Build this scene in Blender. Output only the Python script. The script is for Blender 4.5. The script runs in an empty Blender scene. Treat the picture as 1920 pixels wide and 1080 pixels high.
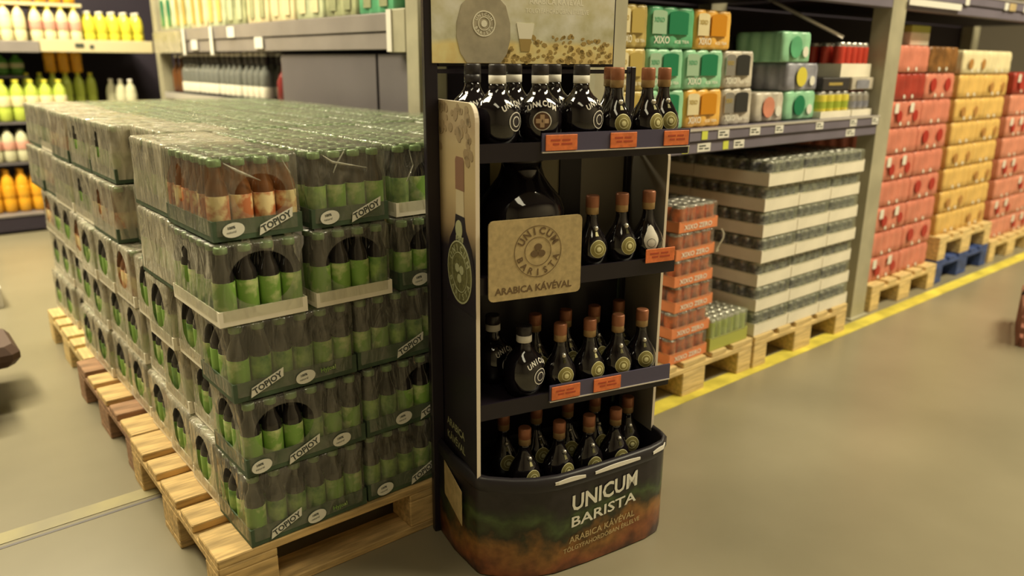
import bpy, math, random
from mathutils import Vector, Matrix
random.seed(7)
PI = math.pi
C = bpy.context.scene.collection
SC = bpy.context.scene
# ------------------------------------------------------------------ camera
F, PITCH, ROLL, YAW, CAMH = 1450.0, math.radians(16.3), math.radians(0.46), math.radians(50), 1.28
fw = Vector((math.cos(PITCH)*math.cos(YAW), math.cos(PITCH)*math.sin(YAW), -math.sin(PITCH)))
rt = Vector((math.sin(YAW), -math.cos(YAW), 0))
up = rt.cross(fw)
rt2 = rt*math.cos(ROLL)+up*math.sin(ROLL)
up2 = -rt*math.sin(ROLL)+up*math.cos(ROLL)
cd = bpy.data.cameras.new('camera'); cam = bpy.data.objects.new('camera', cd); C.objects.link(cam)
M3 = Matrix((rt2, up2, -fw)).transposed()
cam.matrix_world = Matrix.Translation((0, 0, CAMH)) @ M3.to_4x4()
cd.sensor_width = 36; cd.lens = F/1920*36; cd.clip_start = 0.05; cd.clip_end = 100
cd.dof.use_dof = True; cd.dof.focus_distance = 2.0; cd.dof.aperture_fstop = 1.8
SC.camera = cam
# ------------------------------------------------------------------ light
w = bpy.data.worlds.new('hall'); SC.world = w; w.use_nodes = True
w.node_tree.nodes['Background'].inputs[0].default_value = (1.0, 0.86, 0.66, 1)
w.node_tree.nodes['Background'].inputs[1].default_value = 0.22
SC.view_settings.view_transform = 'Standard'; SC.view_settings.look = 'None'
SC.view_settings.gamma = 1.0; SC.view_settings.exposure = 0.0
SC.view_settings.use_curve_mapping = False
WARM = (1.0, 0.89, 0.60)
def area(name, loc, sx, sy, power, aim=None, col=WARM):
    l = bpy.data.lights.new(name, 'AREA'); l.shape = 'RECTANGLE'; l.size = sx; l.size_y = sy
    l.energy = power; l.color = col
    o = bpy.data.objects.new(name, l); C.objects.link(o); o.location = loc
    if aim: o.rotation_euler = (Vector(aim)-Vector(loc)).to_track_quat('-Z', 'Y').to_euler()
    return o
area('ceiling_lamp_left_aisle', (-1.0, 4.6, 5.4), 1.0, 4.0, 380)
area('ceiling_lamp_back_aisle', (0.3, 5.6, 3.6), 2.4, 0.5, 240)
area('ceiling_lamp_right_aisle', (6.0, -0.8, 5.4), 6.0, 0.8, 690)
area('ceiling_lamp_near', (-1.2, -1.2, 5.4), 1.0, 3.0, 50)
# ------------------------------------------------------------------ materials
def mat(name, col, rough=0.6, metal=0.0, noise=0.0, scale=20.0, bump=0.0, col2=None, trans=0.0, emit=0.0, stretch=(1, 1, 1), spec=0.5, coat=0.0, thr=None):
    m = bpy.data.materials.new(name); m.use_nodes = True
    nt = m.node_tree; b = nt.nodes['Principled BSDF']
    b.inputs['Base Color'].default_value = (*col, 1)
    b.inputs['Roughness'].default_value = rough; b.inputs['Metallic'].default_value = metal
    b.inputs['Specular IOR Level'].default_value = spec
    b.inputs['Transmission Weight'].default_value = trans; b.inputs['Coat Weight'].default_value = coat
    if emit:
        b.inputs['Emission Color'].default_value = (*col, 1); b.inputs['Emission Strength'].default_value = emit
    if noise or bump or col2:
        tc = nt.nodes.new('ShaderNodeTexCoord'); mp = nt.nodes.new('ShaderNodeMapping')
        mp.inputs['Scale'].default_value = stretch
        nt.links.new(tc.outputs['Object'], mp.inputs[0])
        n = nt.nodes.new('ShaderNodeTexNoise'); n.inputs['Scale'].default_value = scale; n.inputs['Detail'].default_value = 4
        nt.links.new(mp.outputs[0], n.inputs['Vector'])
        if noise or col2:
            r = nt.nodes.new('ShaderNodeValToRGB')
            c2 = col2 if col2 else tuple(min(1, c*(1+noise)) for c in col)
            c1 = col if col2 else tuple(c*(1-noise) for c in col)
            lo, hi = thr if thr else (0.35, 0.65)
            r.color_ramp.elements[0].position = lo; r.color_ramp.elements[1].position = hi
            r.color_ramp.elements[0].color = (*c1, 1); r.color_ramp.elements[1].color = (*c2, 1)
            nt.links.new(n.outputs['Fac'], r.inputs[0]); nt.links.new(r.outputs[0], b.inputs['Base Color'])
        if bump:
            bp = nt.nodes.new('ShaderNodeBump'); bp.inputs['Strength'].default_value = bump; bp.inputs['Distance'].default_value = 0.004
            nt.links.new(n.outputs['Fac'], bp.inputs['Height']); nt.links.new(bp.outputs[0], b.inputs['Normal'])
    return m
def film_mat(name, col, milky, rough=0.18, scale=22, bump=1.0, thr=(0.3, 0.75)):
    """thin polythene: mostly clear, a milky share, a glossy coat and wrinkles"""
    m = bpy.data.materials.new(name); m.use_nodes = True; nt = m.node_tree; nt.nodes.clear()
    out = nt.nodes.new('ShaderNodeOutputMaterial'); N = nt.nodes.new
    tr = N('ShaderNodeBsdfTransparent'); tr.inputs[0].default_value = (0.93, 0.94, 0.9, 1)
    di = N('ShaderNodeBsdfDiffuse'); di.inputs[0].default_value = (*col, 1)
    gl = N('ShaderNodeBsdfGlossy'); gl.inputs['Roughness'].default_value = rough
    tc = N('ShaderNodeTexCoord'); mp = N('ShaderNodeMapping'); mp.inputs['Scale'].default_value = (1, 1, 0.35)
    nt.links.new(tc.outputs['Object'], mp.inputs[0])
    oi = N('ShaderNodeObjectInfo'); ad = N('ShaderNodeVectorMath'); ad.operation = 'ADD'
    cx = N('ShaderNodeVectorMath'); cx.operation = 'SCALE'; cx.inputs['Scale'].default_value = 7.0
    nt.links.new(oi.outputs['Location'], cx.inputs[0])
    nt.links.new(mp.outputs[0], ad.inputs[0]); nt.links.new(cx.outputs[0], ad.inputs[1])
    n = N('ShaderNodeTexNoise'); n.inputs['Scale'].default_value = scale; n.inputs['Detail'].default_value = 3; n.inputs['Distortion'].default_value = 1.5
    nt.links.new(ad.outputs[0], n.inputs['Vector'])
    bp = N('ShaderNodeBump'); bp.inputs['Strength'].default_value = bump; bp.inputs['Distance'].default_value = 0.012
    nt.links.new(n.outputs['Fac'], bp.inputs['Height'])
    nt.links.new(bp.outputs[0], gl.inputs['Normal']); nt.links.new(bp.outputs[0], di.inputs['Normal'])
    mr = N('ShaderNodeMapRange'); mr.inputs['From Min'].default_value = thr[0]; mr.inputs['From Max'].default_value = thr[1]
    mr.inputs['To Min'].default_value = milky*0.45; mr.inputs['To Max'].default_value = min(0.95, milky*1.5)
    nt.links.new(n.outputs['Fac'], mr.inputs['Value'])
    m1 = N('ShaderNodeMixShader'); nt.links.new(mr.outputs[0], m1.inputs[0]); nt.links.new(tr.outputs[0], m1.inputs[1]); nt.links.new(di.outputs[0], m1.inputs[2])
    lw = N('ShaderNodeLayerWeight'); lw.inputs[0].default_value = 0.5; nt.links.new(bp.outputs[0], lw.inputs['Normal'])
    pw = N('ShaderNodeMath'); pw.operation = 'POWER'; pw.inputs[1].default_value = 4.0; nt.links.new(lw.outputs['Facing'], pw.inputs[0])
    mm = N('ShaderNodeMath'); mm.operation = 'MULTIPLY_ADD'; mm.inputs[1].default_value = 0.7; mm.inputs[2].default_value = 0.05
    nt.links.new(pw.outputs[0], mm.inputs[0])
    m2 = N('ShaderNodeMixShader'); nt.links.new(mm.outputs[0], m2.inputs[0]); nt.links.new(m1.outputs[0], m2.inputs[1]); nt.links.new(gl.outputs[0], m2.inputs[2])
    nt.links.new(m2.outputs[0], out.inputs[0])
    return m
def ramp_print(name, axis, stops, scale, amount, rough=0.35, scale2=None):
    """flat colour print on card: bands along an axis of the object, broken up by noise"""
    m = bpy.data.materials.new(name); m.use_nodes = True; nt = m.node_tree; b = nt.nodes['Principled BSDF']
    b.inputs['Roughness'].default_value = rough
    N = nt.nodes.new; tc = N('ShaderNodeTexCoord'); sp = N('ShaderNodeSeparateXYZ')
    nt.links.new(tc.outputs['Object'], sp.inputs[0])
    n = N('ShaderNodeTexNoise'); n.inputs['Scale'].default_value = scale; n.inputs['Detail'].default_value = 5
    nt.links.new(tc.outputs['Object'], n.inputs['Vector'])
    a = N('ShaderNodeMath'); a.operation = 'MULTIPLY_ADD'; a.inputs[1].default_value = amount; a.inputs[2].default_value = -amount/2
    nt.links.new(n.outputs['Fac'], a.inputs[0])
    s = N('ShaderNodeMath'); s.operation = 'ADD'; nt.links.new(sp.outputs['XYZ'.index(axis)], s.inputs[0]); nt.links.new(a.outputs[0], s.inputs[1])
    lo, hi = stops[0][0], stops[-1][0]
    mr = N('ShaderNodeMapRange'); mr.inputs['From Min'].default_value = lo; mr.inputs['From Max'].default_value = hi
    nt.links.new(s.outputs[0], mr.inputs['Value'])
    r = N('ShaderNodeValToRGB'); cr = r.color_ramp
    while len(cr.elements) < len(stops): cr.elements.new(0.5)
    for e, (p, c) in zip(cr.elements, stops):
        e.position = (p-lo)/(hi-lo); e.color = (*c, 1)
    nt.links.new(mr.outputs[0], r.inputs[0])
    if scale2:
        n2 = N('ShaderNodeTexNoise'); n2.inputs['Scale'].default_value = scale2; n2.inputs['Detail'].default_value = 6
        nt.links.new(tc.outputs['Object'], n2.inputs['Vector'])
        mx = N('ShaderNodeMix'); mx.data_type = 'RGBA'; mx.blend_type = 'OVERLAY'; mx.inputs[0].default_value = 0.9
        nt.links.new(r.outputs[0], mx.inputs[6]); nt.links.new(n2.outputs['Fac'], mx.inputs[7]); nt.links.new(mx.outputs[2], b.inputs['Base Color'])
    else:
        nt.links.new(r.outputs[0], b.inputs['Base Color'])
    return m
M = {}
M['wood'] = mat('pallet_wood', (0.56, 0.38, 0.16), 0.75, noise=0.3, scale=9, stretch=(1, 8, 8), bump=0.3)
M['wood_y'] = mat('pallet_wood_fresh', (0.68, 0.50, 0.22), 0.75, noise=0.22, scale=9, stretch=(8, 1, 8), bump=0.3)
M['wood_d'] = mat('pallet_wood_dark', (0.32, 0.18, 0.10), 0.8, noise=0.3, scale=9, stretch=(1, 8, 8), bump=0.3)
M['wood_b'] = mat('pallet_paint_blue', (0.04, 0.07, 0.22), 0.6, noise=0.3, scale=12)
M['glassg'] = mat('dark_juice_bottle', (0.022, 0.019, 0.018), 0.08, spec=0.8)
M['glasso'] = mat('red_brown_juice_bottle', (0.16, 0.06, 0.02), 0.08, spec=0.8)
M['label_g'] = mat('green_label', (0.21, 0.38, 0.07), 0.45, col2=(0.60, 0.64, 0.30), scale=24, thr=(0.5, 0.66))
M['label_g2'] = mat('deep_green_label', (0.07, 0.18, 0.035), 0.45, col2=(0.32, 0.46, 0.12), scale=30, thr=(0.35, 0.66))
M['label_o'] = mat('orange_label', (0.50, 0.16, 0.06), 0.45, col2=(0.85, 0.68, 0.36), scale=26, thr=(0.42, 0.56))
M['cap_g'] = mat('green_cap', (0.20, 0.31, 0.13), 0.3, metal=0.2)
M['tray_g'] = mat('dark_green_printed_tray', (0.05, 0.085, 0.045), 0.6, noise=0.3, scale=18)
M['tray_w'] = mat('white_card_tray', (0.84, 0.78, 0.64), 0.7, noise=0.05, scale=10)
M['sticker'] = mat('white_print', (0.78, 0.76, 0.66), 0.6)
M['ink'] = mat('dark_print', (0.05, 0.06, 0.05), 0.6)
M['film'] = film_mat('clear_shrink_film', (0.60, 0.56, 0.46), 0.17, thr=(0.4, 0.8))
M['film2'] = film_mat('cloudy_shrink_film', (0.66, 0.60, 0.46), 0.55)
M['film_top'] = film_mat('shrink_film_pale_sheen', (0.62, 0.66, 0.48), 0.22)  # pale green milky tint paints in the sheen of light on the stack top
M['film_fold'] = film_mat('creased_film', (0.8, 0.78, 0.66), 0.6, rough=0.15)
M['black'] = mat('black_satin_card', (0.014, 0.010, 0.016), 0.35, spec=0.4)
M['blackp'] = mat('black_plastic', (0.016, 0.013, 0.018), 0.45)
M['bottleb'] = mat('black_glass', (0.008, 0.006, 0.008), 0.06, spec=0.8, coat=0.3)
M['edge'] = mat('white_cut_edge', (0.85, 0.74, 0.6), 0.5)
M['kraft'] = mat('kraft_print', (0.50, 0.38, 0.19), 0.6, noise=0.14, scale=60)
M['kraft_ink'] = mat('kraft_brown_ink', (0.16, 0.10, 0.045), 0.7)
M['gold'] = mat('gold_green_foil', (0.32, 0.28, 0.10), 0.4, metal=0.4)
M['gold_l'] = mat('pale_gold_foil', (0.70, 0.66, 0.36), 0.4, metal=0.2)
M['copper'] = mat('copper_capsule', (0.36, 0.14, 0.07), 0.4, metal=0.3)
M['copper2'] = mat('copper_capsule_lower', (0.42, 0.27, 0.12), 0.4, metal=0.3)
M['silver'] = mat('silver_bead', (0.8, 0.76, 0.66), 0.25, metal=0.7)
M['white'] = mat('white_band', (0.82, 0.78, 0.70), 0.5)
M['capb'] = mat('black_cap', (0.03, 0.025, 0.028), 0.35)
M['crossfill'] = mat('emblem_tan', (0.58, 0.40, 0.25), 0.5); M['emblem_dark'] = mat('emblem_dark', (0.13, 0.06, 0.03), 0.5)
M['tag'] = mat('orange_price_tag', (0.80, 0.20, 0.06), 0.5, noise=0.15, scale=60)
M['tag_ink'] = mat('tag_dark_red_ink', (0.50, 0.08, 0.03), 0.6)
M['rail'] = mat('blue_grey_rail', (0.085, 0.075, 0.14), 0.35)
M['alu'] = mat('bright_edge_strip', (0.75, 0.70, 0.66), 0.3, metal=0.4)
M['inner_panel'] = mat('grey_inner_panel', (0.30, 0.27, 0.22), 0.4)
M['rear_yel'] = mat('yellow_olive_sheet', (0.60, 0.50, 0.20), 0.5)
M['rear_olive'] = mat('grey_olive_sheet', (0.36, 0.32, 0.20), 0.5)
M['post'] = mat('rack_post_grey', (0.40, 0.37, 0.26), 0.55, noise=0.12, scale=6, bump=0.1)
M['beam'] = mat('rack_beam_grey_blue', (0.17, 0.15, 0.20), 0.45, noise=0.08, scale=4)
M['beam_l'] = mat('rack_beam_grey', (0.26, 0.23, 0.22), 0.4, noise=0.1, scale=4)
M['beam_c'] = mat('cream_beam', (0.66, 0.58, 0.36), 0.5)
M['rackdark'] = mat('dark_rack_and_shade', (0.028, 0.020, 0.035), 0.7)  # near-black colour also paints the shade in rack recesses and under decks
M['panel'] = mat('grey_steel_panel', (0.13, 0.115, 0.125), 0.5, noise=0.06, scale=3)
M['conc'] = mat('concrete_floor', (0.225, 0.198, 0.132), 0.32, col2=(0.285, 0.25, 0.17), scale=1.6, thr=(0.3, 0.7), bump=0.03)
M['yline'] = mat('yellow_floor_line', (0.62, 0.52, 0.07), 0.6, noise=0.25, scale=7)
M['yline_w'] = mat('worn_yellow_line', (0.27, 0.235, 0.14), 0.5, col2=(0.36, 0.31, 0.15), scale=6)
M['wall'] = mat('hall_wall', (0.30, 0.26, 0.20), 0.8)
M['ceil'] = mat('hall_ceiling', (0.22, 0.2, 0.17), 0.9)
# ------------------------------------------------------------------ mesh helpers
class MB:
    def __init__(s): s.v = []; s.f = []; s.m = []; s.sm = []
    def add(s, vs, fs, mi=0, smooth=False, X=None):
        o = len(s.v)
        s.v += [tuple(X @ Vector(p)) if X else tuple(p) for p in vs]
        for f in fs: s.f.append(tuple(i+o for i in f)); s.m.append(mi); s.sm.append(smooth)
        return s
    def box(s, x0, x1, y0, y1, z0, z1, mi=0, c=0.0, X=None):
        if c <= 0:
            vs = [(x, y, z) for z in (z0, z1) for y in (y0, y1) for x in (x0, x1)]
            fs = [(0, 2, 3, 1), (4, 5, 7, 6), (0, 1, 5, 4), (2, 6, 7, 3), (0, 4, 6, 2), (1, 3, 7, 5)]
            return s.add(vs, fs, mi, False, X)
        def ring(i, z): return [(x0+i+c, y0+i, z), (x1-i-c, y0+i, z), (x1-i, y0+i+c, z), (x1-i, y1-i-c, z), (x1-i-c, y1-i, z), (x0+i+c, y1-i, z), (x0+i, y1-i-c, z), (x0+i, y0+i+c, z)]
        c2 = c*0.7
        rs = [ring(c2, z0), ring(0, z0+c), ring(0, z1-c), ring(c2, z1)]
        vs = sum(rs, []); fs = [tuple(range(7, -1, -1)), tuple(range(24, 32))]
        for k in range(3):
            for i in range(8): fs.append((k*8+i, k*8+(i+1) % 8, (k+1)*8+(i+1) % 8, (k+1)*8+i))
        return s.add(vs, fs, mi, False, X)
    def lathe(s, prof, n=16, X=None, smooth=True, sx=1.0, sy=1.0):
        """prof: (r, z, mat of the band that ends here)"""
        vs = []; fs = []; ms = []
        for r, z, _ in prof:
            for i in range(n):
                a = 2*PI*i/n; vs.append((r*math.cos(a)*sx, r*math.sin(a)*sy, z))
        for k in range(len(prof)-1):
            for i in range(n): fs.append((k*n+i, k*n+(i+1) % n, (k+1)*n+(i+1) % n, (k+1)*n+i)); ms.append(prof[k+1][2])
        fs.append(tuple(range(n-1, -1, -1))); ms.append(prof[0][2])
        fs.append(tuple((len(prof)-1)*n+i for i in range(n))); ms.append(prof[-1][2])
        o = len(s.v); s.v += [tuple(X @ Vector(p)) if X else p for p in vs]
        for f, mi in zip(fs, ms): s.f.append(tuple(i+o for i in f)); s.m.append(mi); s.sm.append(smooth and len(f) == 4)
        return s
    def prism(s, pts, h0, h1, mi=0, X=None):
        n = len(pts); vs = [(x, y, h0) for x, y in pts]+[(x, y, h1) for x, y in pts]
        fs = [tuple(range(n-1, -1, -1)), tuple(range(n, 2*n))]+[(i, (i+1) % n, n+(i+1) % n, n+i) for i in range(n)]
        return s.add(vs, fs, mi, False, X)
    def tube(s, p, q, r, n=8, mi=0):
        p = Vector(p); q = Vector(q); d = q-p; X = Matrix.Translation(p) @ d.to_track_quat('Z', 'Y').to_matrix().to_4x4()
        return s.lathe([(r, 0, mi), (r, d.length, mi)], n, X)
    def mesh(s, name, mats):
        me = bpy.data.meshes.new(name); me.from_pydata(s.v, [], s.f)
        for m in mats: me.materials.append(M[m] if isinstance(m, str) else m)
        me.polygons.foreach_set('material_index', s.m); me.polygons.foreach_set('use_smooth', s.sm); me.update()
        return me
    def build(s, name, mats, parent=None, loc=None, rz=0, rot=None):
        return link(name, s.mesh(name, mats if isinstance(mats, (list, tuple)) else [mats]), parent, loc, rz, rot)
def link(name, me, parent=None, loc=None, rz=0, rot=None):
    o = bpy.data.objects.new(name, me); C.objects.link(o)
    if parent: o.parent = parent
    if loc is not None: o.location = loc
    if rot is not None: o.rotation_euler = rot
    elif rz: o.rotation_euler = (0, 0, rz)
    return o
def tag(o, label=None, cat=None, group=None, kind=None):
    if label: o['label'] = label
    if cat: o['category'] = cat
    if group: o['group'] = group
    if kind: o['kind'] = kind
    return o
def thing(name, label, cat, loc=(0, 0, 0), rz=0, group=None):
    o = bpy.data.objects.new(name, None); C.objects.link(o); o.empty_display_size = 0.05
    o.location = loc; o.rotation_euler = (0, 0, rz)
    return tag(o, label, cat, group)
def copy_tree(o, parent=None):
    c = o.copy(); C.objects.link(c)
    if parent: c.parent = parent
    for ch in list(o.children): copy_tree(ch, c)
    return c
def struct(name, mb, mats, parent=None):
    o = mb.build(name, mats, parent)
    if not parent: o['kind'] = 'structure'
    return o
ORD = ['first', 'second', 'third', 'fourth', 'fifth', 'sixth', 'seventh', 'eighth', 'ninth', 'tenth', 'eleventh', 'twelfth']
# lettering: text turned into a thin mesh lying in the XY plane, origin at the left of the base line
_tc = {}
def text_geo(s, size, space=1.0, bold=0.0, align='LEFT', shear=0.0):
    key = (s, size, space, bold, align, shear)
    if key not in _tc:
        cu = bpy.data.curves.new('t', 'FONT'); cu.body = s; cu.size = size; cu.space_character = space
        cu.resolution_u = 2; cu.offset = bold; cu.align_x = align; cu.shear = shear
        o = bpy.data.objects.new('t', cu); C.objects.link(o)
        bpy.context.view_layer.update()
        me = o.evaluated_get(bpy.context.evaluated_depsgraph_get()).to_mesh()
        _tc[key] = ([tuple(v.co) for v in me.vertices], [tuple(p.vertices) for p in me.polygons])
        o.to_mesh_clear(); bpy.data.objects.remove(o); bpy.data.curves.remove(cu)
    return _tc[key]
def add_text(mb, s, X, size, mi=0, space=1.0, bold=0.0, align='LEFT', warp=None, shear=0.0, width=None):
    vs, fs = text_geo(s, size, space, bold, align, shear)
    if width:
        x0 = min(v[0] for v in vs); x1 = max(v[0] for v in vs); k = width/(x1-x0)
        vs = [(v[0]*k, v[1], v[2]) for v in vs]
    if warp: vs = [warp(*v) for v in vs]
    mb.add(vs, fs, mi, False, X)
def arc_text(mb, s, X, R, size, a0, a1, mi=0, inward=False, bold=0.0, z=0.0):
    """letters set one by one along a circle in the XY plane, from angle a0 to a1 (degrees, clockwise when a0 > a1)"""
    for i, ch in enumerate(s):
        a = math.radians(a0+(a1-a0)*(i/(max(1, len(s)-1))))
        rot = a-PI/2 if not inward else a+PI/2
        L = Matrix.Translation((R*math.cos(a), R*math.sin(a), z)) @ Matrix.Rotation(rot, 4, 'Z') @ Matrix.Translation((0, -size*0.35, 0))
        vs, fs = text_geo(ch, size, 1.0, bold, 'CENTER')
        mb.add(vs, fs, mi, False, (X @ L) if X else L)
def ring(mb, R, r, z0, z1, n=24, mi=0, X=None):
    vs = []
    for rr, z in ((R, z0), (R, z1), (r, z1), (r, z0)):
        vs += [(rr*math.cos(2*PI*i/n), rr*math.sin(2*PI*i/n), z) for i in range(n)]
    fs = []
    for k in range(3):
        for i in range(n): fs.append((k*n+i, k*n+(i+1) % n, (k+1)*n+(i+1) % n, (k+1)*n+i))
    mb.add(vs, fs, mi, False, X)
def disc(r, n=20, cx=0, cy=0): return [(cx+r*math.cos(2*PI*i/n), cy+r*math.sin(2*PI*i/n)) for i in range(n)]
# plane facing -Y: text X -> +X, text Y -> +Z.   plane facing -X: text X -> -Y (reads from the back to the front)
def faceY(x, y, z, a=0.0): return Matrix.Translation((x, y, z)) @ Matrix.Rotation(PI/2, 4, 'X') @ Matrix.Rotation(a, 4, 'Z')
def faceX(x, y, z, a=0.0): return Matrix.Translation((x, y, z)) @ Matrix.Rotation(-PI/2, 4, 'Z') @ Matrix.Rotation(PI/2, 4, 'X') @ Matrix.Rotation(a, 4, 'Z')
# ------------------------------------------------------------------ the hall
struct('floor', MB().box(-5, 14, -4, 9, -0.1, 0), 'conc')
struct('wall_back', MB().box(-5, 14, 9, 9.2, 0, 6), 'wall')
struct('wall_right', MB().box(14, 14.2, -4, 9.2, 0, 6), 'wall')
struct('wall_left', MB().box(-5.2, -5, -4, 9.2, 0, 6), 'wall')
struct('wall_near', MB().box(-5.2, 14.2, -4.2, -4, 0, 6), 'wall')
struct('ceiling', MB().box(-5.2, 14.2, -4.2, 9.2, 6, 6.2), 'ceil')
struct('trim_1', MB().box(1.95, 12, 1.70, 1.775, 0, 0.002), 'yline')
tag(bpy.data.objects['trim_1'], 'yellow painted floor line along the right hand racks')
struct('trim_2', MB().box(-4.5, 0.95, 2.30, 2.36, 0, 0.0015), 'yline_w')
tag(bpy.data.objects['trim_2'], 'worn yellow floor line in the left aisle')
struct('trim_3', MB().box(-4.5, 0.95, 2.275, 2.285, 0, 0.0008), 'panel')
tag(bpy.data.objects['trim_3'], 'dark joint in the concrete beside the worn yellow line')
# ------------------------------------------------------------------ pallets
_pc = {}
def pallet_meshes(wood, L=1.2, W=0.8):
    if wood in _pc: return _pc[wood]
    d = dict(wide=MB().box(0, L, -0.0725, 0.0725, 0, 0.022, c=0.003).mesh('board', [M[wood]]),
             slim=MB().box(0, L, -0.05, 0.05, 0, 0.022, c=0.003).mesh('board', [M[wood]]),
             cross=MB().box(-0.0725, 0.0725, 0, W, 0, 0.022, c=0.003).mesh('crossboard', [M[wood]]),
             cb=MB().box(-0.0725, 0.0725, -0.05, 0.05, 0, 0.078, c=0.003).mesh('block', [M[wood]]),
             mb=MB().box(-0.0725, 0.0725, -0.0725, 0.0725, 0, 0.078, c=0.003).mesh('block', [M[wood]]))
    _pc[wood] = d; return d
def pallet(loc, rz, wood, label, group=None, odd=None):
    """long side along local X, origin at a corner"""
    t = thing('pallet', label, 'pallet', loc, rz, group); d = pallet_meshes(wood)
    for i, (y, k) in enumerate(((0.0725, 'wide'), (0.2375, 'slim'), (0.4, 'wide'), (0.5625, 'slim'), (0.7275, 'wide'))):
        me = d[k]
        if odd and i in odd: me = pallet_meshes(odd[i])[k]
        link('board', me, t, (0, y, 0.122))
    for x in (0.0725, 0.6, 1.1275):
        link('crossboard', d['cross'], t, (x, 0, 0.100))
        link('block', d['cb'], t, (x, 0.05, 0.022)); link('block', d['mb'], t, (x, 0.4, 0.022)); link('block', d['cb'], t, (x, 0.75, 0.022))
    for y, k in ((0.05, 'slim'), (0.4, 'wide'), (0.75, 'slim')): link('bottom_board', d[k], t, (0, y, 0))
    return t
pallet((0.478, 1.640, 0), math.radians(-1.0), 'wood', 'wooden pallet under the front end of the green juice stack')
pallet((0.500, 2.448, 0), math.radians(-0.5), 'wood_d', 'dark weathered wooden pallet under the middle of the green juice stack', odd={0: 'wood', 3: 'wood', 2: 'wood'})
pallet((0.535, 3.258, 0), math.radians(-1.0), 'wood_y', 'pale wooden pallet under the far end of the green juice stack')
# ------------------------------------------------------------------ juice packs
P = 0.0525
def juice_bottle_meshes(glass, label):
    body = MB().lathe([(0.018, 0, 0), (0.0245, 0.004, 0), (0.0245, 0.104, 0), (0.022, 0.116, 0), (0.0125, 0.138, 0), (0.0115, 0.158, 0), (0.0125, 0.160, 0)], 12).mesh('bottle', [M[glass]])
    lab = MB().lathe([(0.0249, 0.018, 0), (0.0252, 0.019, 0), (0.0252, 0.094, 0), (0.0249, 0.095, 0)], 14).mesh('label_wrap', [M[label]])
    cap = MB().lathe([(0.0145, 0.158, 0), (0.0152, 0.160, 0), (0.0152, 0.171, 0), (0.0125, 0.1735, 0)], 12).mesh('cap', [M['cap_g']])
    full = MB().lathe([(0.018, 0, 0), (0.0245, 0.004, 0), (0.0247, 0.018, 0), (0.0250, 0.02, 1), (0.0250, 0.094, 1), (0.0245, 0.096, 0), (0.0245, 0.104, 0), (0.022, 0.116, 0), (0.0125, 0.138, 0), (0.0115, 0.158, 0), (0.0152, 0.160, 2), (0.0152, 0.171, 2), (0.0125, 0.1735, 2)], 10).mesh('bottle', [M[glass], M[label], M['cap_g']])
    return body, lab, cap, full
JB = {'g': juice_bottle_meshes('glassg', 'label_g'), 'd': juice_bottle_meshes('glassg', 'label_g2'), 'o': juice_bottle_meshes('glasso', 'label_o')}
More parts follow.
